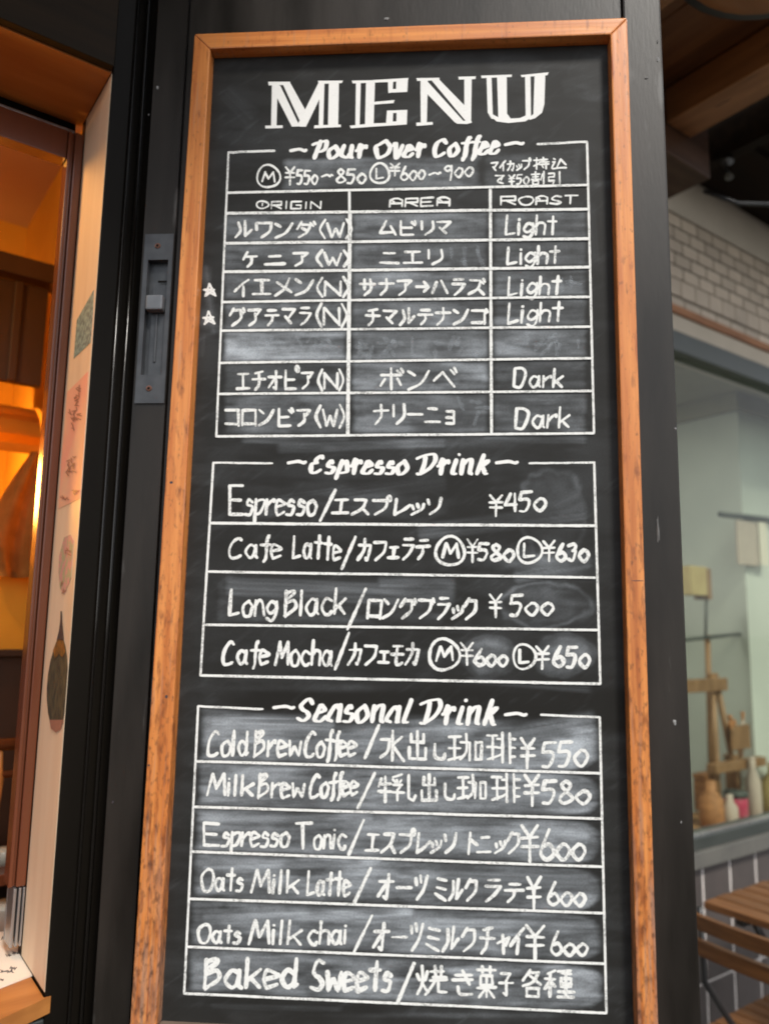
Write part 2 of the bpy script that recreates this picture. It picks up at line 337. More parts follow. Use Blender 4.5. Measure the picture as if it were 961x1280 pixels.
def fr(name, pts, m, lab=None):
    o = poly_prism(name, pts, th, m, mb, OFF, .0016); o.location = (0, 0, 0)
    if lab: tag(o, lab)
    return o
fr('frame_rail', [oTL + up, oTR + up, iTR + up, iTL + up], M_frame_h)
fr('frame_rail', [oBL2 - up, oBR2 - up, iBR2 - up, iBL2 - up], M_frame_low, 'weathered greyish lower frame rail')
fr('frame_stile', [oTL, iTL, iBL2, oBL2], M_frame_v); fr('frame_stile', [iTR, oTR, oBR2, iBR2], M_frame_v)
# nail holes and a crack on the frame
def fdab(x, y, w, h):
    c = bp(x, y, FY - .0002) - OFF; b = bmesh.new(); vs = [b.verts.new(c + Vector((w * .0009 * math.cos(a), 0, h * .0009 * math.sin(a)))) for a in [2 * math.pi * i / 9 for i in range(9)]]
    b.faces.new(vs); return link('nail_hole', me_of(b, 'nail_hole'), M_ink, mb)
fdab(214, 603, 2.2, 1.8); fdab(208, 871, 1.7, 2.2); fdab(797, 726, 8, .5); fdab(186, 957, 1.5, 1.2)
# ---- slate with wiped chalk dust
SX0, SX1, SZ0, SZ1 = -.313, .225, zo + .012, zt - .012
NX, NZ = 340, 780
gx = np.linspace(SX0, SX1, NX); gz = np.linspace(SZ0, SZ1, NZ); GX, GZ = np.meshgrid(gx, gz)
q = np.stack([GX - EYE[0], 0 * GX - EYE[1], GZ - EYE[2]], -1) @ R.T
PX = 480.5 + FPX * q[..., 0] / q[..., 2]; PY = 640 + FPX * q[..., 1] / q[..., 2]
def vnoise(sx, sy, seed, a=0.0, octs=3):
    """value noise over the board, sx/sy = feature size in hundredths of its width"""
    r = np.random.default_rng(seed); out = 0; amp = 1; tot = 0
    X = PX * math.cos(a) + PY * math.sin(a); Y = -PX * math.sin(a) + PY * math.cos(a)
    for o in range(octs):
        g_ = r.random((257, 257)); x = (X / sx) % 256; y = (Y / sy) % 256
        i = x.astype(int); j = y.astype(int); fx = x - i; fy = y - j; fx = fx * fx * (3 - 2 * fx); fy = fy * fy * (3 - 2 * fy)
        v = (g_[j, i] * (1 - fx) + g_[j, i + 1] * fx) * (1 - fy) + (g_[j + 1, i] * (1 - fx) + g_[j + 1, i + 1] * fx) * fy
        out = out + v * amp; tot += amp; amp *= .55; sx /= 2.1; sy /= 2.1
    return out / tot
def sst(e0, e1, x): t = np.clip((x - e0) / (e1 - e0), 0, 1); return t * t * (3 - 2 * t)
streak = vnoise(90, 5, 1, .02); streak2 = vnoise(60, 3.2, 2, -.04); cloud = vnoise(46, 34, 3); fine = vnoise(6, 5, 4); diag = vnoise(34, 6, 5, -.6)
D_ = .012 + .02 * vnoise(120, 90, 9) * vnoise(20, 60, 10)
def cell(x0, x1, yt0, yt1, yb0, yb1, amt, soft=5, inset=4, st=.6, seed=0, round_=0, blot=.5):
    """wiped patch inside a ruled cell: y edges given at x0 and x1"""
    global D_
    t = (PX - x0) / (x1 - x0); yt = yt0 + (yt1 - yt0) * t; yb = yb0 + (yb1 - yb0) * t; w = (vnoise(30, 14, 60 + seed) - .5) * 9
    dx = np.minimum(PX - x0, x1 - PX); dy = np.minimum(PY - yt, yb - PY)
    if round_:
        hh = (yb - yt) / 2; cy = (yb + yt) / 2; ex = np.clip((PX - (x1 - round_)) / round_, 0, 2); ed = 1 - np.sqrt(ex ** 2 + np.clip(np.abs(PY - cy) / hh, 0, 2) ** 4 * np.minimum(ex * 3, 1)); dx = np.minimum(dx, ed * round_ * .8)
    k = sst(inset - 3, inset + soft, dx + w * .5) * sst(inset - 3.5, inset + soft * .8, dy + w * .35)
    tex = .35 + st * 1.3 * (streak * .6 + streak2 * .5 - .42) + blot * (vnoise(44, 20, 80 + seed) - .35) * 1.1 + .25 * (fine - .5)
    rim = np.exp(-((dy - 4.5) / 3.0) ** 2) * .18 * vnoise(60, 20, 90 + seed) * (dx > 0) * (dy > 0)
    D_ = np.maximum(D_, amt * k * np.clip(tex, .08, 1.4)) + amt * rim
def blob(cx, cy, rx, ry, amt, ring=0, soft=.3, seed=0):
    global D_
    d = np.sqrt(((PX - cx) / rx) ** 2 + ((PY - cy) / ry) ** 2) + (vnoise(24, 24, 120 + seed) - .5) * .35
    k = 1 - sst(1 - soft, 1.05, d); D_ = D_ + amt * k * (.55 + .9 * (vnoise(14, 14, 150 + seed) - .3))
    if ring: D_ = D_ + ring * np.exp(-((d - .97) / .07) ** 2) * vnoise(30, 30, 170 + seed)
# pour-over table
cell(352, 602, 198, 192, 238, 234, .26, 10, 0, .4, 1, 0, .3); cell(600, 732, 190, 182, 238, 230, .13, 10, 2, .3, 2)
rowsL = [266.3, 303.8, 339.5, 377.3, 413.3, 453.3, 492.3, 544.5]; rowsR = [261, 298, 333.5, 370.5, 408, 447.6, 488.5, 541.5]
amtL = [.22, .19, .18, .18, .36, .10, .18]; amtM = [.26, .20, .24, .22, .27, .31, .20]; amtR = [.25, .19, .19, .19, .22, .10, .16]
def ly(k, x): return rowsL[k] + (rowsR[k] - rowsL[k]) * (x - 275) / (737 - 275)
for k in range(7):
    for a_, (xa, xb), sd_ in ((amtL[k], (278, 435), 10 + k), (amtM[k], (438, 612), 20 + k), (amtR[k], (615, 735), 30 + k)):
        cell(xa, xb, ly(k, xa), ly(k, xb), ly(k + 1, xa), ly(k + 1, xb), a_ * 1.25, 6, 2, .55, sd_, 0, .55)
# espresso table
blob(690, 642, 42, 56, .035, .07, .5, 1); blob(655, 700, 90, 18, .08, 0, .8, 2); blob(703, 706, 44, 22, .09, 0, .7, 3); cell(266, 470, 724, 727, 781, 783, .10, 8, 3, .5, 41, 0, .4); cell(440, 560, 722, 724, 782, 785, .08, 10, 2, .3, 42)
blob(680, 757, 58, 28, .05, .13, .4, 4); blob(612, 822, 36, 26, .17, .05, .45, 5); blob(706, 820, 38, 28, .24, .08, .35, 6); blob(480, 628, 80, 26, .02, .03, .5, 14)
# seasonal table
sL = [884, 951.8, 1009, 1065, 1124, 1184, 1242]; sR = [897, 967, 1023.8, 1084, 1142, 1205.4, 1266.7]
for k in range(6): cell(248 - 3 * k, 752 + k, sL[k], sR[k], sL[k + 1], sR[k + 1], (.40, .38, .38, .34, .33, .33)[k], 9, 2, .75, 50 + k, 70, .45)
D_ = D_ * (1 - .85 * (1 - sst(-2, 11, PY - (898 + (PX - 330) * .022 + 7 * np.sin((PX - 290) / 58)))) * sst(850, 870, PY) * sst(255, 330, PX))
blob(706, 938, 32, 26, .10, .05, .4, 7); blob(700, 1002, 40, 16, .10, .05, .5, 8); blob(700, 1052, 34, 22, .05, .08, .5, 9); blob(722, 1115, 26, 22, .06, .10, .5, 10); blob(712, 1228, 40, 24, .06, .10, .5, 11); blob(300, 910, 50, 20, .12, 0, .8, 12)
blob(520, 552, 240, 10, .05, 0, .9, 13); blob(262, 400, 16, 26, .05, 0, .8, 15); blob(560, 1270, 200, 5, .05, 0, .9, 16); blob(738, 90, 26, 34, .02, .02, .6, 17); blob(400, 860, 160, 7, .03, 0, .9, 18)
def swipe(pts, w, amt, seed):
    global D_
    for (x0, y0), (x1, y1) in zip(pts, pts[1:]):
        L = math.hypot(x1 - x0, y1 - y0); tx, ty = (x1 - x0) / L, (y1 - y0) / L; a = (PX - x0) * tx + (PY - y0) * ty; b = -(PX - x0) * ty + (PY - y0) * tx
        k = np.exp(-(b / w) ** 4) * sst(-4, 8, a) * sst(-4, 8, L - a); D_ = np.maximum(D_, amt * k * (.35 + 1.1 * vnoise(120, 2.6, seed, math.atan2(ty, tx))))
swipe([(345, 560), (560, 553)], 7, .10, 401); swipe([(300, 548), (440, 552)], 6, .09, 402); swipe([(600, 548), (735, 549)], 6, .08, 403)
swipe([(256, 330), (268, 420)], 6, .07, 404); swipe([(250, 450), (262, 330)], 5, .04, 405); swipe([(739, 250), (745, 330)], 5, .05, 406)
swipe([(300, 640), (560, 600)], 14, .05, 407); swipe([(520, 665), (735, 640)], 12, .07, 408); swipe([(280, 735), (520, 745)], 14, .13, 409); swipe([(470, 735), (570, 738)], 16, .12, 410)
swipe([(260, 1258), (430, 1262)], 4, .05, 411); swipe([(640, 720), (740, 700)], 12, .10, 412); swipe([(580, 850), (740, 862)], 5, .08, 413); swipe([(600, 930), (745, 905)], 15, .30, 414); swipe([(640, 960), (738, 990)], 12, .22, 415)
swipe([(260, 905), (420, 908)], 12, .34, 416); swipe([(250, 1085), (480, 1078)], 8, .30, 417); swipe([(520, 1095), (740, 1100)], 9, .32, 418); swipe([(250, 1150), (520, 1140)], 9, .32, 419); swipe([(540, 1155), (745, 1160)], 9, .30, 420); swipe([(560, 1035), (740, 1045)], 8, .30, 421); swipe([(252, 1026), (470, 1022)], 7, .28, 422)
swipe([(690, 640), (730, 620)], 20, .06, 423); swipe([(700, 110), (756, 90)], 14, .035, 424); swipe([(280, 110), (320, 150)], 16, .03, 425)
D_ = D_ + .035 * np.clip(diag - .62, 0, 1) * 4 * vnoise(80, 80, 33)
D_ = np.clip(D_, 0, .9)
bm_v = np.stack([GX + .05, 0 * GX, GZ - 1.0], -1).reshape(-1, 3)
patch = .55 + 1.0 * sst(.3, .75, vnoise(70, 16, 301, .03)) * vnoise(150, 60, 302) * 1.5
D_ = np.clip(D_ * 1.62 * patch, 0, .9)
idx = np.arange(NX * NZ).reshape(NZ, NX); fq = np.stack([idx[:-1, :-1], idx[:-1, 1:], idx[1:, 1:], idx[1:, :-1]], -1).reshape(-1, 4)
me = bpy.data.meshes.new('slate_panel'); me.vertices.add(len(bm_v)); me.vertices.foreach_set('co', bm_v.astype(np.float32).ravel())
me.loops.add(fq.size); me.loops.foreach_set('vertex_index', fq.ravel().astype(np.int32)); me.polygons.add(len(fq)); me.polygons.foreach_set('loop_start', np.arange(0, fq.size, 4, dtype=np.int32))
me.update(calc_edges=True); at = me.attributes.new('dust', 'FLOAT', 'POINT'); at.data.foreach_set('value', D_.ravel().astype(np.float32))
slate = link('slate_panel', me, M_slate, mb)
# ------------------------------------------------------------------ chalk lettering (single-stroke hand)
DIG = {**{str(i): i for i in range(10)}, 'A': 10, 'B': 11, 'C': 12, 'a': -1, 'b': -2, 'c': -3, 'd': -4}
DK = ',89A7,AAB8'; HD = ',~9AA9B9BBAC9B9A'   # voicing marks
G = {  # glyph: (advance, strokes) ; ~ = smooth
 'a': (6, '~552603204155,5651,5160'), 'b': (5, '0A00,~0436550300'[:-2] + '0200'), 'c': (5, '~552603204051'), 'd': (6, '~542603204154,5A50,5061'), 'e': (5, '~035445160310' + '2051'),
 'f': (4, '~494A383430' + '2b,0656'), 'g': (5, '~552603215355,~56513b0a'), 'h': (5, '0A00,~04265550'), 'i': (1.5, '0600,0808'), 'k': (5, '0A00,5602,2350'), 'l': (1.5, '0A00'),
 'n': (5, '0600,~04264550'), 'o': (5, '~3604104053' + '5436'), 'p': (5, '060c,~0536553100'), 'r': (4, '0600,~03254645'), 's': (4.6, '~452614433000'), 't': (5, '3A30,0757'), 'w': (7, '0610343460' + '76'), 'u': (5, '~06023052,5650'), 'v': (5, '0620,2056'),
 'B': (6, '0A00,~093A4906,~0546530000'), 'C': (7, '~694A1703104061'), 'D': (7, '0A00,~0A4A67401000'[:-4] + '00'), 'E': (6.5, '0A00,0A6A,0555,0060'), 'L': (5.5, '0A00,0051'), 'M': (8, '002A,2A43,437A,7A80'), 'N': (6, '000A,0A60,606A'),
 'O': (8, '~4A1805206085794A'), 'P': (6, '0A00,~0A5A4505'), 'S': (6.5, '~693A172544' + '6240' + '01'), 'T': (7, '0A7A,3A30'), 'W': (8, '0A20,2046,4660,608A'),
 'I': (2, '1A10'), 'R': (6, '000A,0A6A,6A65,6505,2560'), 'G': (6, '6A0A,0A00,0060,6065,6535'), 'A': (6, '0008,0826' + ',082A,2A4A,4A68,6860,0464'), 'H': (6, '0A00,6A60,0565'),
 '0': (6, '~38042040645738'), '1': (3, '1A10'), '3': (6, '~094A5836,~36563001'), '4': (6, '3A04,0464,5A50'), '5': (6, '1A06,1A6A,~06465430' + '00'), '6': (6, '~4A15023062451' + '4'), '8': (6, '~3A1835622002' + '35583A'), '9': (6, '~5829072557,~59544b'),
 'Y': (6.5, '0A36,6A36,363b,0666,0363'), '/': (6, '6B0b'), '~': (8, '~0446647' + '6' + '85'), '(': (3, '~3B053a'), ')': (3, '~0B350a'),
 'ル': (11, '~293400,6A61,61A5'), 'ワ': (10, '0509,0999,~998430'), 'ン': (11, '0937,~0063A9'), 'ダ': (12, '3A05,2888,~886310,3664' + DK), 'ケ': (11, '3A05,27A7,~676330'), 'ニ': (11, '2888,01A1'), 'ア': (11, '099966'[:4] + ',9966,~575310'),
 'イ': (9, '~8A4703,5650'), 'エ': (11, '1999,5951,01A1'), 'メ': (10, '~8A5400,1892'), 'グ': (12, '3A06,2989,~898420' + DK), 'ク': (10, '3A06,2989,~898420'), 'テ': (11, '2989,06A6,~565320'), 'マ': (10, '0999,9944,2561'), 'ラ': (10, '2A8A,1797,~976320'),
 'チ': (11, '8A29,06A6,~595320'), 'オ': (11, '07A7,6A60,6041,6701'), 'ピ': (12, '~1A112090,1585' + HD), 'ビ': (12, '~1A112090,1585' + DK), 'コ': (10, '0999,9990,0191'), 'ロ': (10, '0900,0999,9990,0191'), 'ム': (11, '4A01,0192,76A0'),
 'リ': (9, '1A14,~8A8430'), 'サ': (11, '07A7,3A34,~7A7430'), 'ナ': (11, '07A7,~5A5410'), '→': (9, '0585,5885,8552'), 'ハ': (11, '3801,69A1'), 'ズ': (12, '1989,~896400,64A0' + DK), 'ゴ': (12, '0999,9990,0191' + DK), 'ボ': (12, '07A7,5A50,2502,85A2' + DK),
 'ン2': (11, '0937'), 'ベ': (12, '0448,48A1' + DK), 'ー': (10, '05A5'), 'ョ': (8, '2676,7670,2373,2070'), 'プ': (12, '0999,~998420' + HD), 'ブ': (12, '0999,~998420' + DK), 'フ': (10, '0999,~998420'), 'レ': (9, '1A10,~1063A6'),
 'ッ': (8, '1523,4654,~867310'), 'ツ': (11, '1926,4A57,~9A7430'), 'ソ': (10, '1926,~9A8430'), 'カ': (10, '0797,~97827061,~4A4500'), 'ェ': (8, '1676,4641,0181'), 'モ': (10, '1989,0595,~49416091'), 'ト': (7, '2A20,2784'), 'ミ': (10, '1A89,1685,0390'), 'ャ': (8, '0486,8663,3750'),
 'し': (9, '~2A23418194'), 'き': (9, '1888,0686,4A74,~23308' + '0'), 'で': (10, '0999,~99453280,7664'), '水': (11, '5A50,0747,~473301,9855,~55A0'), '出': (11, '5A50,2926,2686,8689,1410,1090,9490'),
 '珈': (12, '0949,2921,0545,0142,4777,7771,~6A6441,9791,97B7,B7B1,91B1'), '琲': (12, '0949,2921,0545,0142,6A60,9A90,4868,4565,4263,98B8,95B5,92B2'), '牛': (10, '2906,2797,04A4,5A50'), '乳': (11, '4A09,0817,2827,4837,0646,4624,2420,0353,7A71,7190' + ',90A2'),
 '焼': (12, '0715,4835,~2A2400,2441,58A8,7A76,9A96,66B6,55B5,~754130,8581,81B1'), '菓': (11, '09A9,3A38,7A78,2787,8784,8424,2427,5750,03A3,5310,5390'), '子': (10, '1989,8956,5650,5031,05A5'), '各': (10, '4A06,3989,~895504,3894,2383,8380,8020,2023'),
 '種': (12, '4A19,0747,2920,2603,2644,5AAA,69A9' + ',8A80,6767,67A7,A7A4,A464,6467,65A5,52B2,50B0'), '持': (12, '0848,2A20,0345,58A8,7A76,46B6,44B4,9690,6371'), '込': (11, '1928,0626,~260' + '05' + '0A0,~684330,68A3'),
 '割': (11, '0868,3A34,1656,0464,1353,5350,5010,1013,8873,9A90'), '引': (10, '0949,4946,4606,0603,0343,4330,8A80'), 'で2': (1, ''), '☆': (10, '1085,8505,0590,904A,4A10'),
}
SC = {  # brush-script glyphs for the headings
 'P': (8, '~4A3520,~08294A8A87' + '6434'), 'O': (8.5, '~5A1805203072874' + 'A' + '38'), 'C': (7, '~6849' + '4A170310' + '3062'), 'E': (7, '~69' + '4A28361' + '3' + '11' + '3062,2646'), 'D': (9, '~493530,~08295A8A973' + '0' + '11'), 'S': (6.5, '~684A17254452' + '3001'),
 'o': (5, '~3704103053' + '37'), 'u': (6, '~170230' + '53,~575160'), 'r': (5, '~0415282' + '0,~244756'), 'v': (5, '~0718203057'), 'e': (4.6, '~03344527140110' + '3052'), 'f': (4, '~5A4A363' + '0' + '2c,0757'), 'i': (2.8, '~27112030,3A3A'), 'n': (6, '~0720,~24475651' + '60'),
 'k': (6, '~3A20,~2447563' + '4,3460'), 's': (4.4, '~36271443' + '3000'), 'p': (5.4, '~270c,~2547545120'), 'a': (5.6, '~5537140120' + '52,~574050'[:0] + ',~575150' + '60'), 'l': (2.6, '~3A112030'), '~': (6, '~0446647' + '5'),
}
SC['D'] = (9, '~494530,~08295A8A9773' + '3010'); SC['n'] = (6, '~1710,~14375751' + '60'); SC['k'] = (6, '~3A10,~245756' + '34,3450' + '60'); SC['P'] = (7.5, '~4A3520,~08295A7A7654' + '34')
SC['O'] = (8.5, '~5A2806204072866' + '9' + '5A'); SC['C'] = (7, '~68594A18041030' + '62'); SC['E'] = (7, '~695A3836' + '46,~4615' + '11' + '3062')
WK = 1.12
class Ribbon:
    def __init__(s): s.v = []; s.f = []; s.k = 0
    def stroke(s, pts, w, pen=None, rough=.10):
        """pts in photograph pixels, w = width in pixels; laid on the board plane"""
        s.k += 1; Y = -.00035 - .000012 * (s.k % 30)
        pts = [np.array(p, float) for p in pts]
        if len(pts) == 1 or np.linalg.norm(pts[0] - pts[-1]) < .01 and len(pts) == 2: pts = [pts[0], pts[0] + np.array([.4, .4])]
        d = []
        for a, b in zip(pts, pts[1:]):
            n = max(1, int(np.linalg.norm(b - a) / 1.6)); d += [a + (b - a) * i / n for i in range(n)]
        d.append(pts[-1]); P = np.array(d); T = np.gradient(P, axis=0) if len(P) > 1 else np.array([[1, 0]]); T /= np.maximum(np.linalg.norm(T, axis=1), 1e-6)[:, None]
        N = np.stack([-T[:, 1], T[:, 0]], -1)
        nz = rng.normal(0, 1, len(P) + 4); nz = np.convolve(nz, [.25, .5, .5, .25], 'same')[2:-2]; nz2 = np.convolve(rng.normal(0, 1, len(P) + 4), [.3, .5, .3], 'same')[2:-2]
        ww = np.full(len(P), w) if pen is None else w * (pen[0] + (1 - pen[0]) * np.abs(T[:, 0] * pen[1] + T[:, 1] * pen[2]) ** 1.3)
        lf = np.sin(np.arange(len(P)) * .16 + rng.uniform(0, 6.3)) * .13 + np.sin(np.arange(len(P)) * .05 + rng.uniform(0, 6.3)) * .10
        hw = ww * WK / 2 * (1 + rough * nz + (lf if pen is None and rough > .07 else 0)); hw = np.maximum(hw, .5); P = P + N * (nz2 * rough * .25 * w)[:, None]
        hw[0] *= .92; hw[-1] *= .85
        i0 = len(s.v); L = P + N * hw[:, None]; Rr = P - N * hw[:, None]
        for i_, (a, b) in enumerate(zip(L, Rr)): s.add(a, Y - 3.5e-6 * i_); s.add(b, Y - 3.5e-6 * i_)
        for i in range(len(P) - 1): j = i0 + 2 * i; s.f.append((j, j + 1, j + 3, j + 2))
        for e, sg in ((0, -1), (-1, 1)):        # round ends
            c = P[e]; t = T[e] * sg; n_ = N[e]; r = hw[e]; k = len(s.v)
            arc = [c + n_ * r * math.cos(a) + t * r * math.sin(a) * .9 for a in np.linspace(0, math.pi, 7)]
            for a in arc: s.add(a, Y - (3.5e-6 * (len(P) + 1) if e else -4e-6))
            s.f.append(tuple(range(k, k + 7)))
    def add(s, p, Y): x, z = board(p[0], p[1], Y); s.v.append((x + .05, Y, z - 1.0))
    def poly(s, pts):
        s.k += 1; k = len(s.v); Y = -.00035 - .000012 * (s.k % 30)
        for p in pts: s.add(p, Y)
        s.f.append(tuple(range(k, k + len(pts))))
    def build(s, name, m, parent, label=None):
        me = bpy.data.meshes.new(name); me.from_pydata(s.v, [], s.f); me.update(); o = link(name, me, m, parent)
        if label: tag(o, label)
        return o
def parse(st):
    out = []
    for t in st.split(','):
        sm = t.startswith('~'); t = t.lstrip('~'); p = [(DIG[t[i]], DIG[t[i + 1]]) for i in range(0, len(t) - 1, 2)]
        if p: out.append((sm, p))
    return out
def catmull(p, n=7):
    p = np.array(p, float)
    if len(p) < 3: return p
    q = np.vstack([2 * p[0] - p[1], p, 2 * p[-1] - p[-2]]); o = []
    if np.allclose(p[0], p[-1]): q[0] = p[-2]; q[-1] = p[1]
    for i in range(1, len(q) - 2):
        for t in np.arange(0, 1, 1 / n):
            o.append(.5 * (2 * q[i] + (q[i + 1] - q[i - 1]) * t + (2 * q[i - 1] - 5 * q[i] + 4 * q[i + 1] - q[i + 2]) * t * t + (3 * q[i] - q[i - 1] - 3 * q[i + 1] + q[i + 2]) * t ** 3))
    o.append(p[-1]); return np.array(o)
def write(rb, text, x0, y0, x1, y1, h, w=3.6, font=None, gap=1.6, slant=0.0, pen=None, rough=.10, jit=.6, hs=None, rot=0):
    """text between x0 and x1; baseline y0..y1; h = cap height (pixels of the photograph)"""
    font = font or G; adv = [font[c][0] if c != ' ' else 4 for c in text]; tot = sum(adv) + gap * (len(adv) - 1); sx = (x1 - x0) / tot; x = 0
    lat = len(text) > 3 and text.isascii() and font is G
    if lat: x1 -= 2.5; sx = (x1 - x0) / tot; slant = slant or .07
    elif len(text) > 1 and not text.isascii() and y0 > 600: slant = .10; x1 -= 2; sx = (x1 - x0) / tot
    for c, a in zip(text, adv):
        if c != ' ':
            js = 1 + rng.normal(0, .025); jr = rng.normal(0, .02); jy = rng.normal(0, .18 * jit)
            hh = h * js * (hs.get(c, 1) if hs else 1)
            for sm, p in parse(font[c][1]):
                p = np.array(p, float) + rng.normal(0, .16 * jit, (len(p), 2)); p = catmull(p) if sm else p
                X = (x + p[:, 0]) ; Yy = p[:, 1] / 10 * hh
                px = x0 + X * sx + Yy * slant; t = (px - x0) / max(x1 - x0, 1); py = y0 + (y1 - y0) * t - Yy + jr * (p[:, 0] - a / 2) * sx + jy
                rb.stroke(np.stack([px, py], -1), w, pen, rough)
        x += a + gap
def circle(rb, cx, cy, r, w=3.2, ry=None):
    ry = ry or r; a = np.linspace(.4, .4 + 2 * math.pi * 1.03, 26); k = 1 + .05 * np.sin(3 * a + cx)
    rb.stroke(np.stack([cx + r * k * np.cos(a), cy - ry * k * np.sin(a)], -1), w)
# ---- MENU in inline display capitals
rb = Ribbon()
def pg(ox, pts): rb.poly([(ox + x / 4.805, 80 + y / 4.805) for x, y in pts])
for p in [[(72, 104), (205, 104), (205, 122), (76, 126)], [(95, 118), (130, 118), (123, 372), (90, 374)], [(55, 368), (160, 366), (160, 382), (56, 385)],
          [(122, 118), (146, 128), (262, 372), (215, 374), (124, 196)], [(160, 118), (205, 110), (302, 285), (290, 366), (268, 350)], [(262, 374), (252, 356), (378, 104), (410, 104), (409, 150), (300, 374)],
          [(383, 110), (411, 110), (403, 370), (376, 370)], [(437, 108), (498, 106), (493, 368), (432, 370)], [(372, 98), (522, 97), (515, 112), (376, 117)], [(350, 366), (508, 361), (510, 376), (348, 384)],
          [(575, 97), (740, 94), (740, 108), (580, 114)], [(600, 108), (629, 108), (622, 366), (596, 368)], [(660, 106), (714, 106), (706, 362), (654, 364)], [(700, 94), (915, 81), (912, 97), (800, 106), (700, 108)],
          [(792, 94), (824, 94), (820, 168), (794, 172)], [(842, 92), (912, 88), (908, 165), (840, 168)], [(820, 148), (845, 147), (845, 168), (820, 169)], [(700, 226), (832, 214), (826, 232), (700, 242)],
          [(562, 368), (700, 354), (905, 348), (905, 361), (700, 374), (570, 384)], [(786, 277), (824, 276), (820, 356), (780, 357)], [(844, 275), (908, 273), (905, 360), (842, 360)], [(815, 276), (850, 276), (850, 291), (815, 292)], [(812, 343), (850, 342), (850, 358), (812, 359)]]: pg(320, p)
for p in [[(98, 82), (236, 80), (236, 95), (102, 99)], [(122, 94), (167, 94), (160, 354), (124, 356)], [(97, 350), (196, 346), (196, 362), (98, 370)], [(135, 96), (160, 98), (382, 342), (378, 356), (330, 350), (156, 170)],
          [(186, 92), (238, 94), (388, 248), (432, 350), (404, 352)], [(330, 340), (428, 338), (425, 352), (400, 358), (340, 356)], [(385, 82), (430, 82), (426, 350), (386, 290)], [(350, 74), (455, 71), (452, 88), (352, 91)],
          [(485, 67), (671, 61), (670, 75), (490, 82)], [(519, 76), (549, 76), (556, 298), (580, 330), (548, 326), (526, 290)], [(582, 72), (640, 72), (642, 296), (664, 325), (640, 340), (590, 330)],
          [(530, 296), (556, 300), (590, 318), (650, 326), (720, 322), (756, 306), (800, 312), (752, 342), (650, 352), (578, 342)], [(724, 64), (892, 47), (884, 65), (730, 76)], [(750, 70), (783, 70), (786, 322), (754, 312)],
          [(807, 66), (872, 62), (866, 240), (852, 290), (812, 322), (776, 334), (776, 318), (800, 298)]]: pg(500, p)
rb.build('chalk_title', M_chalk_bold, mb, 'large white inline capitals reading MENU')
PEN = (.45, .12, .99)
def heading(items, lab):
    rb = Ribbon()
    for (t, x0, y0, x1, y1, h) in items:
        if t == '~': write(rb, '~', x0, y0, x1, y1, h, 3.6, SC, rough=.05, jit=.1)
        else: write(rb, t, x0, y0, x1, y1, h, 5.7, SC, 1.5, .15, PEN, .05, .1)
    rb.build('chalk_heading', M_chalk_bold, mb, lab)
heading([('~', 363, 192, 380, 192, 10), ('Pour', 388, 197, 456, 196, 20.5), ('Over', 468, 196, 529, 195, 20.5), ('Coffee', 542, 195, 622, 191, 21), ('~', 631, 184, 651, 183, 9)], 'bold white script heading reading Pour Over Coffee')
heading([('~', 360, 582, 379, 582, 9), ('Espresso', 386, 591, 508, 592, 22), ('Drink', 518, 592, 609, 592, 23.5), ('~', 620, 582, 643, 582, 9)], 'bold white script heading reading Espresso Drink')
heading([('~', 342, 889, 364, 889, 10), ('Seasonal', 371, 901, 509, 903, 28), ('Drink', 522, 904, 619, 906, 29), ('~', 631, 898, 654, 898, 10)], 'bold white script heading reading Seasonal Drink')
def table(lines, lab):
    rb = Ribbon()
    for (xa, ya, xb, yb, w) in lines:
        n = 10; t = np.linspace(0, 1, n); P = np.stack([xa + (xb - xa) * t, ya + (yb - ya) * t + rng.normal(0, .12, n)], -1); rb.stroke(P, w * .92, None, .06)
    return rb.build('chalk_table', M_chalk, mb, lab)
T1 = [(285.5, 190, 343, 188, 2.8), (671.5, 179.8, 733.5, 176.7, 2.8), (285.6, 190, 270.3, 545.5, 2.6), (733.6, 177, 742.3, 541.5, 2.8), (284, 240.5, 735, 230.8, 3.0), (270, 545.5, 742, 541.5, 3.0), (436.6, 239, 436.8, 266, 3.2), (437.4, 266, 434.6, 544, 4.6), (612.7, 235, 614.2, 542, 3.6)]
for k in range(7): T1.append((282.8 - 1.8 * k, rowsL[k], 735.5 + .8 * k, rowsR[k], 3.4 if k in (0, 1, 2) else 2.9))
T1 = table(T1, 'ruled grid of the pour over coffee table')
T2 = table([(266.7, 578.3, 340.5, 579, 2.4), (661.4, 579, 742.3, 578, 2.4), (266.7, 578, 250.5, 844.5, 2.8), (742.5, 578, 750.2, 855, 3.0), (264, 654, 744.5, 657.3, 3.4), (261, 714.5, 744, 722, 3.0), (257, 781, 747, 787.7, 3.0), (250.5, 844.5, 750.2, 855, 3.2)], 'ruled box of the espresso drinks')
T3 = table([(247.7, 883, 328.4, 886.8, 2.8), (676, 893.8, 749.5, 896.8, 2.8), (247.7, 883, 230.2, 1242.5, 2.8), (749.5, 897, 757.8, 1267, 3.0)] + [(246 - 3.0 * k, sL[k + 1], 750.5 + 1.4 * k, sR[k + 1], 3.2) for k in range(5)] + [(230.2, 1242.3, 757.8, 1267, 3.2)], 'ruled box of the seasonal drinks')
def entry(par, items, lab, m=None, w=3.5):
    rb = Ribbon()
    for it in items:
        t = it[0]
        if t == 'O': circle(rb, *it[1:]); continue
        x0, y0, x1, y1, h = it[1:6]; kw = dict(it[6]) if len(it) > 6 else {}
        kw.setdefault('w', w); write(rb, t, x0, y0, x1, y1, h, **kw)
    rb.build('chalk_entry', m or M_chalk, par, lab)
N0 = {'hs': {'0': .82}}; thin = {'w': 2.3}
HS = {'hs': {'0': .82}}
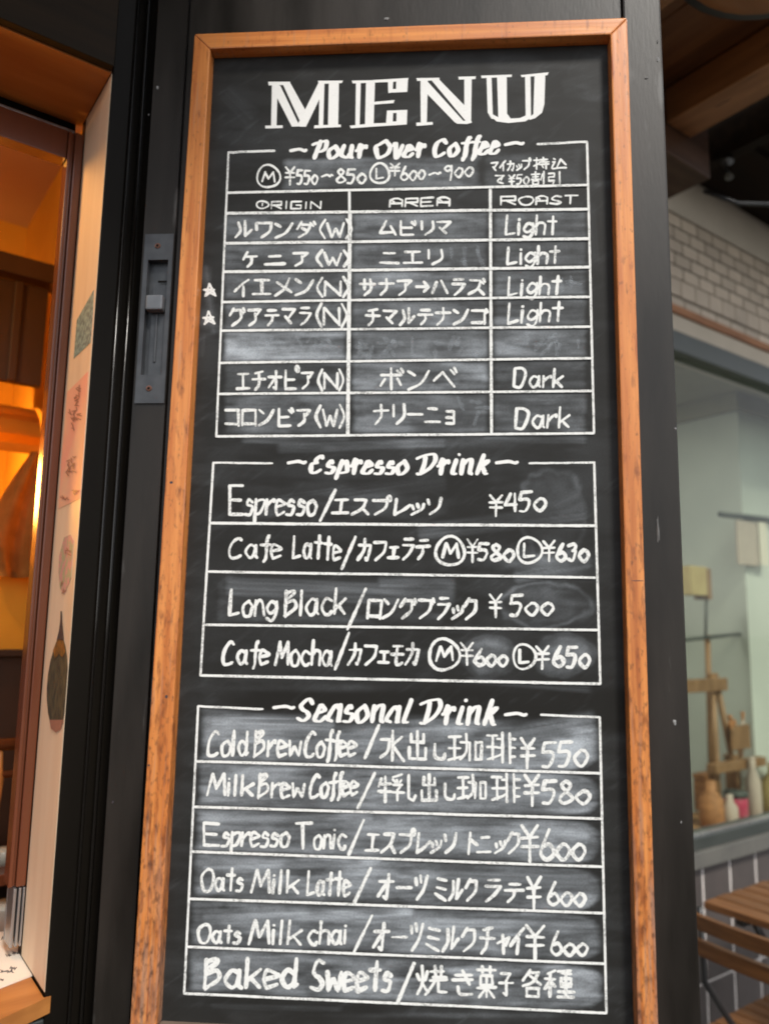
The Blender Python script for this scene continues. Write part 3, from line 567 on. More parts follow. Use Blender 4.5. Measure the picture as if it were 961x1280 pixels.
entry(T1, [('O', 335.5, 220, 14.5, 2.4, 14), ('M', 327.5, 227, 343.5, 227, 12, thin), ('Y', 357, 227, 369, 227, 18, {'w': 2.3}), ('550', 371, 229, 397, 229, 16, {'w': 2.6, **HS}), ('~', 402, 225, 416, 225, 12, thin), ('850', 421, 228, 457, 228, 17, {'w': 2.8, **HS}),
           ('O', 474.5, 216.5, 12, 2.5, 12.5), ('L', 470, 223, 480, 223, 13, thin), ('Y', 488, 217, 500, 217, 13, thin), ('600', 501, 225, 531, 223, 17, {'w': 2.6, **HS}), ('~', 536, 222, 551, 221, 10, thin), ('900', 556, 222, 591, 219, 16, {'w': 2.6, **HS}),
           ('マイカップ', 614, 214, 664, 211, 12, {'w': 2.0}), ('持込', 667, 211, 709, 209, 14, {'w': 2.0}), ('で', 619, 229, 631, 229, 11, {'w': 2.1}), ('Y50', 636, 230, 661, 229, 11, {'w': 2.0}), ('割引', 664, 230, 703, 229, 15, {'w': 2.0})], 'row of cup size prices and a note in small Japanese writing', M_chalk_thin)
entry(T1, [('O', 328, 255.5, 7.5, 1.8, 4.6), ('ORIGIN'[1:], 339, 260.5, 403, 260.5, 9, {'w': 1.9, 'gap': 2, 'jit': .1}), ('I', 325, 257, 331, 257, 3, {'w': 1.6})], 'column heading reading ORIGIN')
entry(T1, [('AREA', 487, 258, 564, 256.5, 10, {'w': 2.2, 'gap': 1.6, 'jit': .1})], 'column heading reading AREA')
entry(T1, [('R', 626, 255.5, 644, 255.3, 10, {'w': 2.1, 'jit': .1}), ('OAST', 648, 255.3, 724, 254, 10, {'w': 2.1, 'gap': 1.6, 'jit': .1})], 'column heading reading ROAST')
def paren(x0, y, x1, c, h): d = (x1 - x0); return [('(', x0, y, x0 + d * .16, y, h), (c, x0 + d * .24, y, x0 + d * .76, y, h * .85), (')', x1 - d * .16, y, x1, y, h)]
for items, lab in [
    ([('ルワンダ', 294, 297, 396, 296, 20)] + paren(400, 296, 439, 'W', 20), 'ルワンダ(W)'), ([('ケ', 304, 333, 323, 333, 18), ('ニ', 331, 331, 358, 331, 14), ('ア', 367, 332, 389, 331, 17)] + paren(396, 331, 436, 'W', 17), 'ケニア(W)'),
    ([('イエメン', 293, 370, 394, 369, 22)] + paren(397, 369, 435, 'N', 21), 'イエメン(N)'), ([('グアテマラ', 287, 407, 390, 406, 21)] + paren(396, 406, 433, 'N', 24), 'グアテマラ(N)'),
    ([('エチオピア', 296, 488, 394, 485, 22)] + paren(398, 486, 429, 'N', 23), 'エチオピア(N)'), ([('コロンビア', 282, 532, 391, 532, 22)] + paren(395, 532, 430, 'W', 24), 'コロンビア(W)'),
    ([('ムビリマ', 475, 293, 565, 293, 17)], 'ムビリマ'), ([('ニエリ', 475, 330, 554, 330, 18)], 'ニエリ'), ([('サナア→ハラズ', 450, 369, 608, 368, 20)], 'サナア→ハラズ'), ([('チマルテナンゴ', 457, 406, 611, 405, 20)], 'チマルテナンゴ'),
    ([('ボンベ', 476, 487, 573, 486, 26)], 'ボンベ'), ([('ナリーニョ', 467, 530, 569, 529, 24)], 'ナリーニョ'),
    ([('Light', 632, 293, 697, 292, 23)], 'Light'), ([('Light', 634, 330, 700, 329, 22)], 'Light'), ([('Light', 635, 369, 703, 367, 23)], 'Light'), ([('Light', 635, 404, 704, 401, 25)], 'Light'),
    ([('Dark', 642, 483, 705, 484, 23)], 'Dark'), ([('Dark', 644, 535, 713, 534, 25)], 'Dark')]:
    entry(T1, items, 'hand written entry reading ' + lab, w=3.1)
entry(T1, [('☆', 255, 370, 271, 369, 15, {'w': 2.4})], 'small star left of the third row'); entry(T1, [('☆', 254, 405, 270, 404, 15, {'w': 2.4})], 'small star left of the fourth row')
sl_ = {'slant': .12}


G['ス'] = (11, '1989,~896400,64A0')
M_ghost = chalk('erased_chalk_film', .0, (.5, .54, .58), .16)
for n_, (xa, xb, ya, yb) in enumerate(((450, 600, 423, 445), (622, 725, 420, 440), (575, 606, 500, 532), (560, 600, 312, 330), (290, 425, 422, 442), (700, 730, 345, 366))):
    rb = Ribbon()
    for _ in range(int((xb - xa) / 7)):
        x = random.uniform(xa, xb); y = random.uniform(ya, yb); a = random.choice([0, .2, 1.2, 1.57, 1.9, 2.2]); l = random.uniform(4, 11)
        rb.stroke([(x - math.cos(a) * l, np.clip(y - math.sin(a) * l, ya - 4, yb + 4)), (x + math.cos(a) * l, np.clip(y + math.sin(a) * l, ya - 4, yb + 4))], 4.2, None, .25)
    rb.build('erased_chalk', M_ghost, T1, 'faint film left by erased writing')
def L2(*a): entry(T2, list(a[:-1]), 'line reading ' + a[-1], w=3.4)
def L3(*a): entry(T3, list(a[:-1]), 'line reading ' + a[-1], w=3.5)
T = lambda **k: k
L2(('E', 287, 643, 305, 643, 35), ('spresso', 306, 643, 397, 643, 30, T(gap=1.2)), ('/', 400, 645, 420, 645, 29), ('エスプレッソ', 415, 643, 553, 643, 20, T(gap=1.4)), ('Y', 612, 641, 629, 641, 22, T(w=2.9)), ('450', 631, 640, 682, 637, 23, HS), 'Espresso ¥450')
L2(('Cafe', 286, 697, 353, 697, 27), ('Latte', 366, 697, 427, 700, 28), ('/', 427, 705, 444, 705, 30), ('カフェラテ', 447, 700, 539, 699, 25), ('O', 562.5, 689, 18, 3.4, 18), ('M', 553, 697, 573, 697, 17), ('Y', 584, 698, 598, 698, 24, T(w=2.4)), ('580', 598, 700, 642, 701, 20, T(w=4, hs={'0': .85})), ('O', 661.5, 688, 15.5, 3.4, 16), ('L', 655, 696, 669, 696, 17), ('Y', 679, 698, 694, 697, 20, T(w=2.4)), ('630', 696, 701, 735, 701, 21, T(w=4, hs={'0': .8})), 'Cafe Latte ¥580 ¥630')
L2(('Long', 287, 769, 347, 770, 31), ('Black', 356, 770, 433, 767, 32), ('/', 435, 778, 457, 778, 36), ('ロングブラック', 459, 773, 598, 774, 26, T(gap=1)), ('Y', 612, 767, 628, 767, 23, T(w=2.8)), ('500', 638, 769, 691, 768, 24, T(hs={'0': .75})), 'Long Black ¥500')
L2(('Cafe', 278, 830, 337, 830, 28), ('Mocha', 344, 831, 417, 832, 30), ('/', 419, 830, 436, 830, 35), ('カフェモカ', 435, 831, 525, 831, 26), ('O', 555, 818.5, 19, 3.4, 19.5), ('M', 545, 826, 566, 826, 17), ('Y', 576, 827, 592, 827, 23, T(w=2.4)), ('600', 594, 832, 634, 832, 21, T(w=3.8, hs={'0': .72})), ('O', 655, 821, 14, 3, 15.5), ('L', 649, 829, 662, 829, 16), ('Y', 670, 832, 687, 831, 23, T(w=2.8)), ('650', 692, 833, 737, 834, 24, T(w=4, hs={'0': .8})), 'Cafe Mocha ¥600 ¥650')
L3(('Cold', 259, 944, 312, 944, 30), ('Brew', 318, 946, 378, 945, 31), ('Coffee', 381, 946, 446, 945, 31, T(gap=.8)), ('/', 456, 942, 474, 942, 32), ('水', 476, 951, 508, 951, 36), ('出', 509, 949, 537, 949, 34), ('し', 540, 950, 556, 950, 20), ('珈', 561, 953, 605, 954, 36, T(w=3.1)), ('琲', 609, 953, 647, 954, 36, T(w=3.1)), ('Y', 651, 954, 669, 954, 30), ('550', 678, 958, 734, 957, 28, HS), 'Cold Brew Coffee ¥550')
L3(('Milk', 259, 994, 318, 995, 26), ('Brew', 323, 997, 382, 997, 29), ('Coffee', 387, 997, 449, 993, 28, T(gap=.8)), ('/', 447, 1004, 469, 1004, 34), ('牛', 473, 1003, 490, 1003, 33), ('乳', 491, 1001, 522, 1001, 32, T(w=3)), ('出', 525, 1001, 550, 1001, 32), ('し', 553, 1001, 568, 1001, 21), ('珈', 572, 1002, 610, 1002, 34, T(w=3)), ('琲', 615, 1003, 652, 1003, 34, T(w=3)), ('Y', 656, 1001, 675, 1001, 31), ('580', 678, 1004, 737, 1004, 27, T(w=4.2, hs={'0': .72})), 'Milk Brew Coffee ¥580')
L3(('E', 255, 1057, 275, 1057, 27), ('spresso', 277, 1058, 363, 1058, 28, T(gap=1.2)), ('T', 370, 1061, 390, 1061, 32), ('onic', 392, 1061, 434, 1061, 28), ('/', 436, 1062, 455, 1062, 34), ('エスプレッソ', 456, 1066, 571, 1067, 25, T(gap=1.2)), ('トニック', 582, 1068, 651, 1067, 26), ('Y', 652, 1070, 674, 1070, 38), ('600', 676, 1075, 731, 1074, 38, T(w=4.4, hs={'0': .62})), 'Espresso Tonic ¥600')
L3(('Oats', 251, 1113, 306, 1114, 26), ('Milk', 314, 1116, 375, 1117, 28), ('Latte', 384, 1119, 439, 1120, 30), ('/', 443, 1122, 463, 1122, 33), ('オーツ', 472, 1124, 537, 1125, 30), ('ミルク', 543, 1126, 598, 1126, 27), ('ラテ', 603, 1127, 657, 1128, 26), ('Y', 659, 1132, 677, 1132, 36), ('600', 685, 1132, 731, 1132, 30, T(w=3.8, hs={'0': .62})), 'Oats Milk Latte ¥600')
L3(('Oats', 247, 1178, 303, 1179, 22), ('Milk', 311, 1180, 378, 1181, 30), ('chai', 385, 1181, 436, 1180, 28), ('/', 441, 1184, 465, 1184, 36), ('オーツ', 466, 1188, 531, 1189, 34), ('ミルク', 532, 1189, 596, 1190, 30), ('チャイ', 598, 1192, 655, 1193, 33), ('Y', 658, 1193, 681, 1193, 35), ('600', 689, 1194, 734, 1194, 29, T(w=3.9, hs={'0': .62})), 'Oats Milk chai ¥600')
L3(('Baked', 256, 1236, 374, 1234, 36, T(w=4.8)), ('Sweets', 388, 1238, 491, 1239, 37, T(w=4.8)), ('/', 497, 1246, 518, 1246, 38, T(w=4)), ('焼', 521, 1244, 561, 1244, 36), ('き', 566, 1243, 593, 1243, 30), ('菓', 596, 1247, 622, 1247, 40), ('子', 624, 1245, 641, 1245, 32), ('各', 653, 1246, 678, 1246, 34), ('種', 681, 1247, 720, 1247, 34), 'Baked Sweets in English and Japanese')
# ------------------------------------------------------------------ shop front to the left
U0 = -.068
post = uvthing('door_post', -.035, .02, 0, 'glossy black grooved door post between the pale plywood reveal and the door leaf', 'door post')
box('backing_board', M_black, post, U0 + .0005, -.002, .014, .14, 0, 2.9, 0)
box('moulding', M_black, post, U0 + .0008, U0 + .026, 0, .0139, 0, 2.9, .0018)
for (uc, rr_) in ((.0305, .0024), (.0445, .0022), (.0625, .0026)):
    tube('moulding', M_blackgloss, post, [(U0 + uc, .010, 0), (U0 + uc, .010, 2.9)], rr_, 14)
for (ua, ub, vc) in ((.0335, .0415, .011), (.0475, .0590, .0095)): box('moulding', M_black, post, U0 + ua, U0 + ub, vc, .0139, 0, 2.9, .001)
ply = uvthing('window_reveal', U0, .06, 1.05, 'pale plywood reveal board lit warm and carrying several stickers', 'window reveal')
bm = bmesh.new(); q0 = offs(ply); jt = [(U0, .001, 1.045), (U0, .001, 2.1635), (U0, .118, 2.1635), (U0, .118, 1.045)]
vs = [bm.verts.new(Vector(p) - Vector(q0)) for p in jt]; vs2 = [bm.verts.new(Vector((p[0] + .0004 if i else p[0] + .0004, p[1], p[2])) - Vector(q0)) for i, p in enumerate(jt)]
bm.faces.new(vs); bm.faces.new(vs2[::-1])
for i in range(4): bm.faces.new((vs[i], vs[(i + 1) % 4], vs2[(i + 1) % 4], vs2[i]))
link('board', me_of(bm, 'board'), M_ply, ply)
def sticker(name, px, m, label, cat, marks=(), lift=.0004):
    pts = [onU(x, y, U0 - lift) for x, y in px]; c = np.mean(pts, 0); o = uvthing(name, U0, c[1], c[2], label, cat)
    qq = Vector(offs(o)); bm = bmesh.new(); f = bm.faces.new([bm.verts.new(Vector((U0 - lift, min(max(p[1], .002), .117), p[2])) - qq) for p in pts])
    r = bmesh.ops.extrude_face_region(bm, geom=[f]); 
    for k in [e for e in r['geom'] if isinstance(e, bmesh.types.BMVert)]: k.co.x += lift * .8
    link('sheet', me_of(bm, 'sheet'), m, o)
    for (nm, mm, polys) in marks:
        bm = bmesh.new()
        for i, pl in enumerate(polys): bm.faces.new([bm.verts.new(Vector((U0 - lift - .0003 - .00002 * i, min(max(p[1], .0015), .117), p[2])) - qq) for p in [onU(x, y, U0 - lift) for x, y in pl]])
        tag(link(nm, me_of(bm, nm), mm, o), kind='stuff' if nm == 'brown_lettering' else None)
    return o
sticker('sticker', [(96, 400), (117, 362), (116, 388), (113, 428), (92, 448)], M_teal, 'teal grey sticker highest on the pale plywood reveal', 'sticker')
def scr(cx, cy, w, h, n): # little illegible strokes following the sheet
    o = []
    for i in range(n):
        x = cx + random.uniform(-w, w); y = cy + random.uniform(-h, h); a = random.uniform(0, 3.14); l = random.uniform(1.5, 4); t = .55
        dx, dy = math.cos(a) * l, math.sin(a) * l; o.append([(x - dx - dy / l * t, y - dy + dx / l * t), (x + dx - dy / l * t, y + dy + dx / l * t), (x + dx + dy / l * t, y + dy - dx / l * t), (x - dx + dy / l * t, y - dy - dx / l * t)])
    return o
sticker('flyer', [(84, 490), (110, 464), (108, 520), (101, 622), (73, 636), (77, 570)], M_pinkprint, 'long salmon pink flyer with brown script on the plywood reveal', 'flyer',
        [('brown_lettering', M_brownink, scr(97, 505, 4, 20, 26) + scr(91, 525, 3, 12, 10) + scr(90, 582, 5, 12, 16) + scr(82, 622, 4, 2, 5) + scr(95, 616, 2, 3, 5))])
sticker('sticker', [(80, 672), (88, 668), (92, 676), (90, 700), (89, 722), (80, 744), (75, 735), (73, 715), (74, 695)], M_rose, 'faded rose and green floral sticker above the dark feather shape', 'sticker',
        [('brown_lettering', M_brownink, scr(79, 735, 3, 6, 6) + scr(85, 690, 3, 10, 5))])
fea = sticker('sticker', [(72, 799), (79, 799), (81.5, 808), (83.5, 820), (84.5, 835), (85, 855), (84, 875), (82, 892), (78, 905), (73, 913), (67, 912), (63, 905), (60, 892), (58.5, 875), (58.5, 860), (60, 843), (63, 826), (67, 812)], M_feather, 'long dark feather shaped sticker with an orange band and black tip', 'sticker',
        [('orange_band', M_orange, [[(72, 799), (79, 799), (81.5, 808), (82, 815), (78, 822), (74, 817), (69, 824), (66.5, 813)]]), ('black_tip', M_ink, [[(76, 764), (77.3, 764), (78, 778), (79, 790), (80, 800.5), (71, 800.5), (74, 788), (75.5, 776)]]), ('frayed_end', M_brownink, [[(62, 900), (80, 900), (76, 912), (70, 916), (64, 911)]])])
hd = uvthing('header_beam', -.4, .06, 2.165, 'orange brown wooden header over the shop window under black timber', 'beam')
box('soffit_board', M_soffit, hd, -1.4, U0 - .0005, .0015, .142, 2.1645, 2.185, .001)
box('fascia_board', M_darkwood, hd, -1.4, U0 - .001, -.012, .0012, 2.166, 2.32, .001)
box('upper_board', M_darkwood, hd, -1.4, -.0, -.028, .0, 2.322, 2.46, .002)
box('upper_board', M_darkwood, hd, -1.4, -.0, -.042, .0, 2.463, 2.62, .002)
box('upper_board', M_darkwood, hd, -1.4, -.0, -.028, .0, 2.623, 2.9, .002)
box('track', M_black, hd, -1.4, -.076, .1425, .16, 2.146, 2.170, .001)
box('rail', M_alu, hd, -1.4, -.078, .1400, .1424, 2.150, 2.1535, .0005)
sash = uvthing('sliding_window', -.08, .135, 1.12, 'mahogany sash stile standing at the back of the plywood reveal', 'window sash')
for (a, b, c, d) in ((-.0800, -.0685, .121, .150), (-.0835, -.0802, .126, .15), (-.0885, -.0838, .1225, .15)):
    box('stile', M_mahog, sash, a, b, c, d, 1.125, 2.14, .0014)
box('top_rail', M_mahog, sash, -1.4, -.0888, .128, .152, 2.10, 2.143, .001)
al = uvthing('side_channel', -.078, .13, 1.06, 'short bright metal channel below the mahogany sash', 'channel')
for (a, b) in ((-.0715, -.0690), (-.0765, -.0735), (-.0825, -.079)): box('fin', M_alu, al, a, b, .119, .150, 1.056, 1.124, .0006)
box('web', M_alu, al, -.083, -.069, .1505, .153, 1.056, 1.124, 0)
ct = uvthing('counter', -.3, .1, 1.0, 'orange wooden shop counter board in the lower left window', 'counter')
qx = [(-.0615, .004), (-1.4, -.62), (-1.4, .20), (U0 - .0006, .20), (U0 - .0006, .1185), (U0 - .0006, .0)]
qx = [(-.0612, -.001), (-.30, -.110), (-1.2, -.28), (-1.2, .118), (U0 - .0008, .118), (U0 - .0008, -.0008)]
qq = Vector(offs(ct)); bm = bmesh.new(); a_ = [bm.verts.new(Vector((u, v, 1.0405)) - qq) for u, v in qx]; b_ = [bm.verts.new(Vector((u, v, 1.023)) - qq) for u, v in qx]
bm.faces.new(a_); bm.faces.new(b_[::-1])
for i in range(6): bm.faces.new((a_[i], a_[(i + 1) % 6], b_[(i + 1) % 6], b_[i]))
link('board', me_of(bm, 'board'), M_plank, ct)
cdx = uvthing('price_card', -.15, .05, 1.041, 'printed white card lying flat on the shop counter', 'card')
qq = Vector(offs(cdx)); ZC = 1.0425
def onZ(x, y, z): return uvz(hit(x, y, np.array([0, 0, z]), np.array([0, 0, 1.])))
pp = [onZ(16, 1163, ZC), onZ(56, 1213, ZC), onZ(-40, 1250, ZC), onZ(-90, 1180, ZC)]
bm = bmesh.new(); a_ = [bm.verts.new(Vector((p[0], p[1], ZC)) - qq) for p in pp]; b_ = [bm.verts.new(Vector((p[0], p[1], 1.0408)) - qq) for p in pp]; bm.faces.new(a_); bm.faces.new(b_[::-1])
for i in range(4): bm.faces.new((a_[i], a_[(i + 1) % 4], b_[(i + 1) % 4], b_[i]))
link('sheet', me_of(bm, 'sheet'), M_card, cdx)
bm = bmesh.new()
for (cx, cy, w, h, n) in ((10, 1195, 3, 1, 4), (20, 1192, 4, 1.6, 6), (8, 1215, 9, 1.5, 14), (17, 1211, 5, 1.5, 9), (3, 1225, 3, 1.5, 4), (6, 1174, 5, 2, 4)):
    for i, pl in enumerate(scr(cx, cy, w, h, n)): bm.faces.new([bm.verts.new(Vector((*onZ(cx + (x - cx) * .8, cy + (y - cy) * .6, ZC)[:2], ZC + .0003 + .00001 * i)) - qq) for x, y in pl])
tag(link('lettering', me_of(bm, 'lettering'), M_ink, cdx), kind='stuff')
low = uvthing('low_cupboard', -.3, .03, 0, 'dark grey green panel with a shallow rail below the shop counter', 'panel')
box('panel', M_greypaint, low, -1.2, U0 - .001, .012, .05, 0, 1.022, .001); box('rail', M_greypaint, low, -1.2, U0 + .0, -.012, .0115, .972, .992, .002); box('rail', M_greypaint, low, -1.2, U0 + .0, -.006, .0115, 1.006, 1.020, .002)
box('batten', M_greypaint, low, -.125, -.095, -.02, -.0125, .6, 1.021, .002)
box('canopy_board', M_darkwood, hd, -1.4, -.02, -.72, -.046, 2.66, 2.68, .002)
# interior of the shop
for nm, m_, a in (('ceiling', M_pinkceil, (-1.5, .055, .156, 1.22, 2.5, 2.55)), ('back_wall', M_yellow, (-1.5, .055, 1.2, 1.26, 0, 2.5)), ('side_wall', M_yellow, (.052, .11, .141, 1.2, 0, 2.5)), ('side_wall', M_yellow, (-1.56, -1.5, .16, 1.2, 0, 2.5)), ('wall_above_window', M_darkwood, (-1.5, .0, .161, .19, 2.2, 2.5)), ('shop_floor', M_cabinet, (-1.5, .055, .16, 1.2, .01, .03))):
    bm = bmesh.new(); bx(bm, *a); o = link(nm, me_of(bm, nm), m_); o.location = xyz(0, 0, 0); o.rotation_euler.z = ANG; tag(o, kind='structure')
bmx = uvthing('cross_beam', -.5, .72, 2.1, 'dark beam crossing the shop interior under the ceiling', 'beam'); box('beam', M_cabinet, bmx, -1.49, .05, .68, .74, 2.145, 2.185)
dp = uvthing('transom_panel', -.5, .73, 1.95, 'dark brown panel hanging below the interior beam', 'panel')
box('panel', M_cabinet, dp, -1.49, .02, .71, .73, 1.93, 2.14); box('batten', M_cabinet, dp, -.045, -.03, .70, .709, 1.93, 2.14)
# curved cove under the panel
bm = bmesh.new(); qv = []
cv = uvthing('arched_hood', -.3, .85, 1.9, 'curved plaster hood in the orange lit interior', 'hood')
for i in range(11):
    a = i / 10 * math.pi / 2; z = 1.80 + .13 * math.sin(a) - 1.9; v = .78 + .15 * (1 - math.cos(a)) - .85; qv.append([bm.verts.new((u, v, z)) for u in (-1.19 + .3, .045 + .3)])
for a, b in zip(qv, qv[1:]): bm.faces.new((a[0], a[1], b[1], b[0]))
bmesh.ops.solidify(bm, geom=bm.faces[:], thickness=.01); link('hood_shell', me_of(bm, 'hood_shell', True), M_yellow, cv)
apr = uvthing('hanging_cloth', -.02, .6, 1.75, 'ochre cloth hanging in folds inside the shop', 'cloth')
bm = bmesh.new(); gr = []
for i in range(15):
    t = i / 14; z = .02 - .24 * t - .0; w = .015 + .052 * math.sin(min(1, t * 1.25) * math.pi / 2) * (1 - .35 * max(0, t - .75) * 4 * .8)
    gr.append([bm.verts.new((.03 + (j / 12 - .62) * 2 * w, .012 * math.sin(j * 1.4 + t * 2) * (.4 + t), z)) for j in range(13)])
for a, b in zip(gr, gr[1:]):
    for j in range(12): bm.faces.new((a[j], a[j + 1], b[j + 1], b[j]))
bmesh.ops.solidify(bm, geom=bm.faces[:], thickness=.003); link('cloth', me_of(bm, 'cloth', True), M_cloth, apr)
kn = uvthing('wall_hook', .04, .62, 1.80, 'small dark hook on the orange wall above the cloth', 'hook'); tube('peg', M_iron, kn, [(.052, .62, 1.79), (.03, .62, 1.79), (.025, .62, 1.80)], .006); box('plate', M_iron, kn, .049, .0519, .61, .63, 1.775, 1.81)
yp = uvthing('ochre_board', -.05, .62, 1.45, 'plain ochre board standing on the dark cabinet', 'board'); box('board', M_ochre, yp, -.4, .025, .64, .655, 1.39, 1.56)
cb = uvthing('cabinet', -.3, .7, 0, 'dark wooden cabinet behind the shop window', 'cabinet')
box('carcass', M_cabinet, cb, -1.2, .05, .64, .9, .03, 1.385); box('top', M_cabinet, cb, -1.2, .051, .62, .91, 1.3855, 1.398)
ch = uvthing('railing', -.1, .45, .6, 'small turned wood railing inside the shop', 'railing')
tube('top_rail', M_mahog, ch, [(-.9, .45, 1.252), (.03, .45, 1.252)], .010, 10); tube('lower_rail', M_mahog, ch, [(-.9, .45, 1.205), (.03, .45, 1.205)], .006, 10)
sp0 = None
for k in range(16):
    if sp0 is None: sp0 = lathe('spindle', M_plank, ch, .012, .45, [(.004, 1.06), (.008, 1.10), (.006, 1.15), (.009, 1.20), (.006, 1.215), (.004, 1.245)], 10)
    else: dup(sp0, -.03 * k)
sh = uvthing('shelf', -.1, .5, .9, 'low orange brown shelf with small objects inside the shop', 'shelf'); box('board', M_mahog, sh, -.9, .03, .44, .62, 1.035, 1.052); box('board', M_plank, sh, -.9, .05, .30, .42, .968, .985); box('bracket', M_cabinet, sh, .0, .02, .44, .62, .9, 1.034)
wb = uvthing('white_tub', -.02, .5, .98, 'small whitish tub on the lower shelf', 'tub'); lathe('tub', M_glassware, wb, -.03, .36, [(.026, .9855), (.03, 1.03), (.031, 1.032)], 20)
sm = uvthing('small_pot', -.03, .5, 1.052, 'small pale pot on the dark shelf', 'pot'); lathe('pot', M_glassware, sm, -.02, .5, [(.015, 1.0522), (.018, 1.07), (.012, 1.078)], 16)
lamp = uvthing('globe_lamp', -.22, .72, 1.8, 'glowing orange globe lamp in the shop interior', 'lamp')
lathe('globe', M_bulb, lamp, -.24, .95, [(.002, 1.72), (.03, 1.73), (.05, 1.77), (.03, 1.81), (.012, 1.82), (.002, 1.821)], 20); tube('cord', M_iron, lamp, [(-.24, .95, 1.82), (-.24, .95, 2.5)], .003)
lt = bpy.data.lights.new('globe_light', 'POINT'); lt.energy = 14; lt.color = (1, .42, .07); lt.shadow_soft_size = .07
lo = bpy.data.objects.new('globe_light', lt); COL.objects.link(lo); lo.location = xyz(-.24, .88, 1.74)
lamp2 = uvthing('window_lamp', -.35, .3, 2.3, 'warm spot lamp just inside the shop window', 'lamp')
lathe('globe', M_bulb, lamp2, -.42, .33, [(.002, 2.20), (.02, 2.205), (.03, 2.23), (.02, 2.26), (.002, 2.27)], 16); tube('cord', M_iron, lamp2, [(-.42, .33, 2.27), (-.42, .33, 2.5)], .003)
lt2 = bpy.data.lights.new('window_light', 'POINT'); lt2.energy = 7.0; lt2.color = (1, .50, .15); lt2.shadow_soft_size = .05
lo2 = bpy.data.objects.new('window_light', lt2); COL.objects.link(lo2); lo2.location = xyz(-.42, .33, 2.18)
# ------------------------------------------------------------------ tiled house to the right
VW = .553
wall = uvthing('tiled_wall', 2.6, VW, 0, 'beige tiled shop wall with grey brown tiles below its large window', 'wall')
UA, UB = 1.55, 4.2
box('upper_backing', M_grout, wall, UA, UB, VW + .004, VW + .2, 2.587, 2.945, 0); box('cornice', M_cream, wall, UA, UB, VW - .004, VW + .2, 2.9455, 3.116, .002)
box('cream_band', M_cream, wall, UA, UB, VW - .002, VW + .2, 2.492, 2.556, .002); box('timber_trim', M_trim, wall, UA, UB, VW - .012, VW + .1, 2.5565, 2.5865, .003)
box('lower_backing', M_lgrout, wall, UA, UB, VW + .004, VW + .2, 0, .716, 0)
t0 = box('tile', M_tile, wall, 1.903, 1.996, VW, VW + .008, 2.8972, 2.9408, .0015)
i = 0
for r in range(5):
    n = 14 if r < 5 else 0
    for c in range(-1, 13):
        if r == 0 and c == 0: continue
        dup(t0, c * .1 + (.05 if r % 2 else 0), 0, -.0496 * r)
s0 = box('sloped_tile', M_tile, wall, 1.905, 1.99, VW - .002, VW + .008, 2.630, 2.694, .0035)
for c in range(1, 13): dup(s0, c * .088)
s1 = box('tile', M_tile, wall, 1.902, 1.997, VW - .001, VW + .008, 2.590, 2.622, .002)
for c in range(1, 12): dup(s1, c * .1)
g0 = box('lower_tile', M_greytile, wall, 2.074, 2.219, VW, VW + .01, .366, .7065, .002)
for r in range(3):
    for c in range(-3, 9):
        if (r, c) != (0, 0) and not (r == 2): dup(g0, c * .1585, 0, -.347 * r)
win = uvthing('shop_window', 2.6, VW, .73, 'large dark framed shop window in the tiled wall', 'window')
box('head_frame', M_winframe, win, UA, UB, VW - .01, VW + .06, 2.418, 2.4915, .002); box('sill_frame', M_winframe, win, UA, UB, VW - .012, VW + .06, .765, .802, .002); box('sill', M_sill, win, UA, UB, VW - .03, VW + .06, .7165, .7645, .002)
box('bead', M_alu, win, UA, UB, VW + .0, VW + .02, .8025, .807, 0)
box('jamb_frame', M_winframe, win, UA, UA + .05, VW - .01, VW + .06, .8075, 2.4175, .002); box('jamb_frame', M_winframe, win, UB - .05, UB, VW - .01, VW + .06, .8075, 2.4175, .002)
box('glass_pane', M_glass, win, UA + .051, UB - .051, VW + .025, VW + .031, .8075, 2.4175, 0)
# interior behind the glass
for nm, m_, a in (('room_ceiling', M_ceil, (1.2, 6.5, VW + .2, 4.0, 2.52, 2.56)), ('room_back_wall', M_white, (1.2, 6.5, 2.6, 2.66, 0, 2.52)), ('room_side_wall', M_white, (6.4, 6.5, VW + .2, 2.6, 0, 2.52)), ('room_side_wall', M_white, (1.2, 1.3, VW + .2, 2.6, 0, 2.52)), ('room_floor', M_sill, (1.2, 6.5, VW + .2, 2.6, .01, .02))):
    bm = bmesh.new(); bx(bm, *a); o = link(nm, me_of(bm, nm), m_); o.location = xyz(0, 0, 0); o.rotation_euler.z = ANG; tag(o, kind='structure')
for (u_, v_) in ((1.75, 1.2), (5.2, .82)):
    cl = uvthing('ceiling_light', u_, v_, 2.5, {(1.75, 1.2): 'flat white ceiling light at the near end of the display room', (5.2, .82): 'flat white ceiling light far to the right in the display room'}[(u_, v_)], 'ceiling light', 'ceiling lights in the display room')
    box('diffuser', M_panel, cl, u_ - .2, u_ + .2, v_ - .1, v_ + .1, 2.500, 2.519, 0)
    al_ = bpy.data.lights.new('panel_light', 'AREA'); al_.shape = 'RECTANGLE'; al_.size = .4; al_.size_y = .2; al_.energy = 8; al_.color = (1, .985, .93)
    ao = bpy.data.objects.new('panel_light', al_); COL.objects.link(ao); ao.location = xyz(u_, v_, 2.495)
pil = uvthing('white_partition', 3.5, 1.2, 0, 'white painted partition block inside the shop window', 'partition'); box('block', M_white, pil, 2.965, 5.6, .86, 1.6, .02, 2.44, .004); box('beam', M_ceil, pil, 2.93, 5.6, .84, 2.59, 2.441, 2.519, .002)
sc2 = uvthing('grey_partition', 3.6, 1.6, 0, 'grey green screen wall behind the white partition', 'partition'); box('screen', M_wallgrey, sc2, 3.0, 3.5, 1.65, 1.7, .02, 2.44, .002)
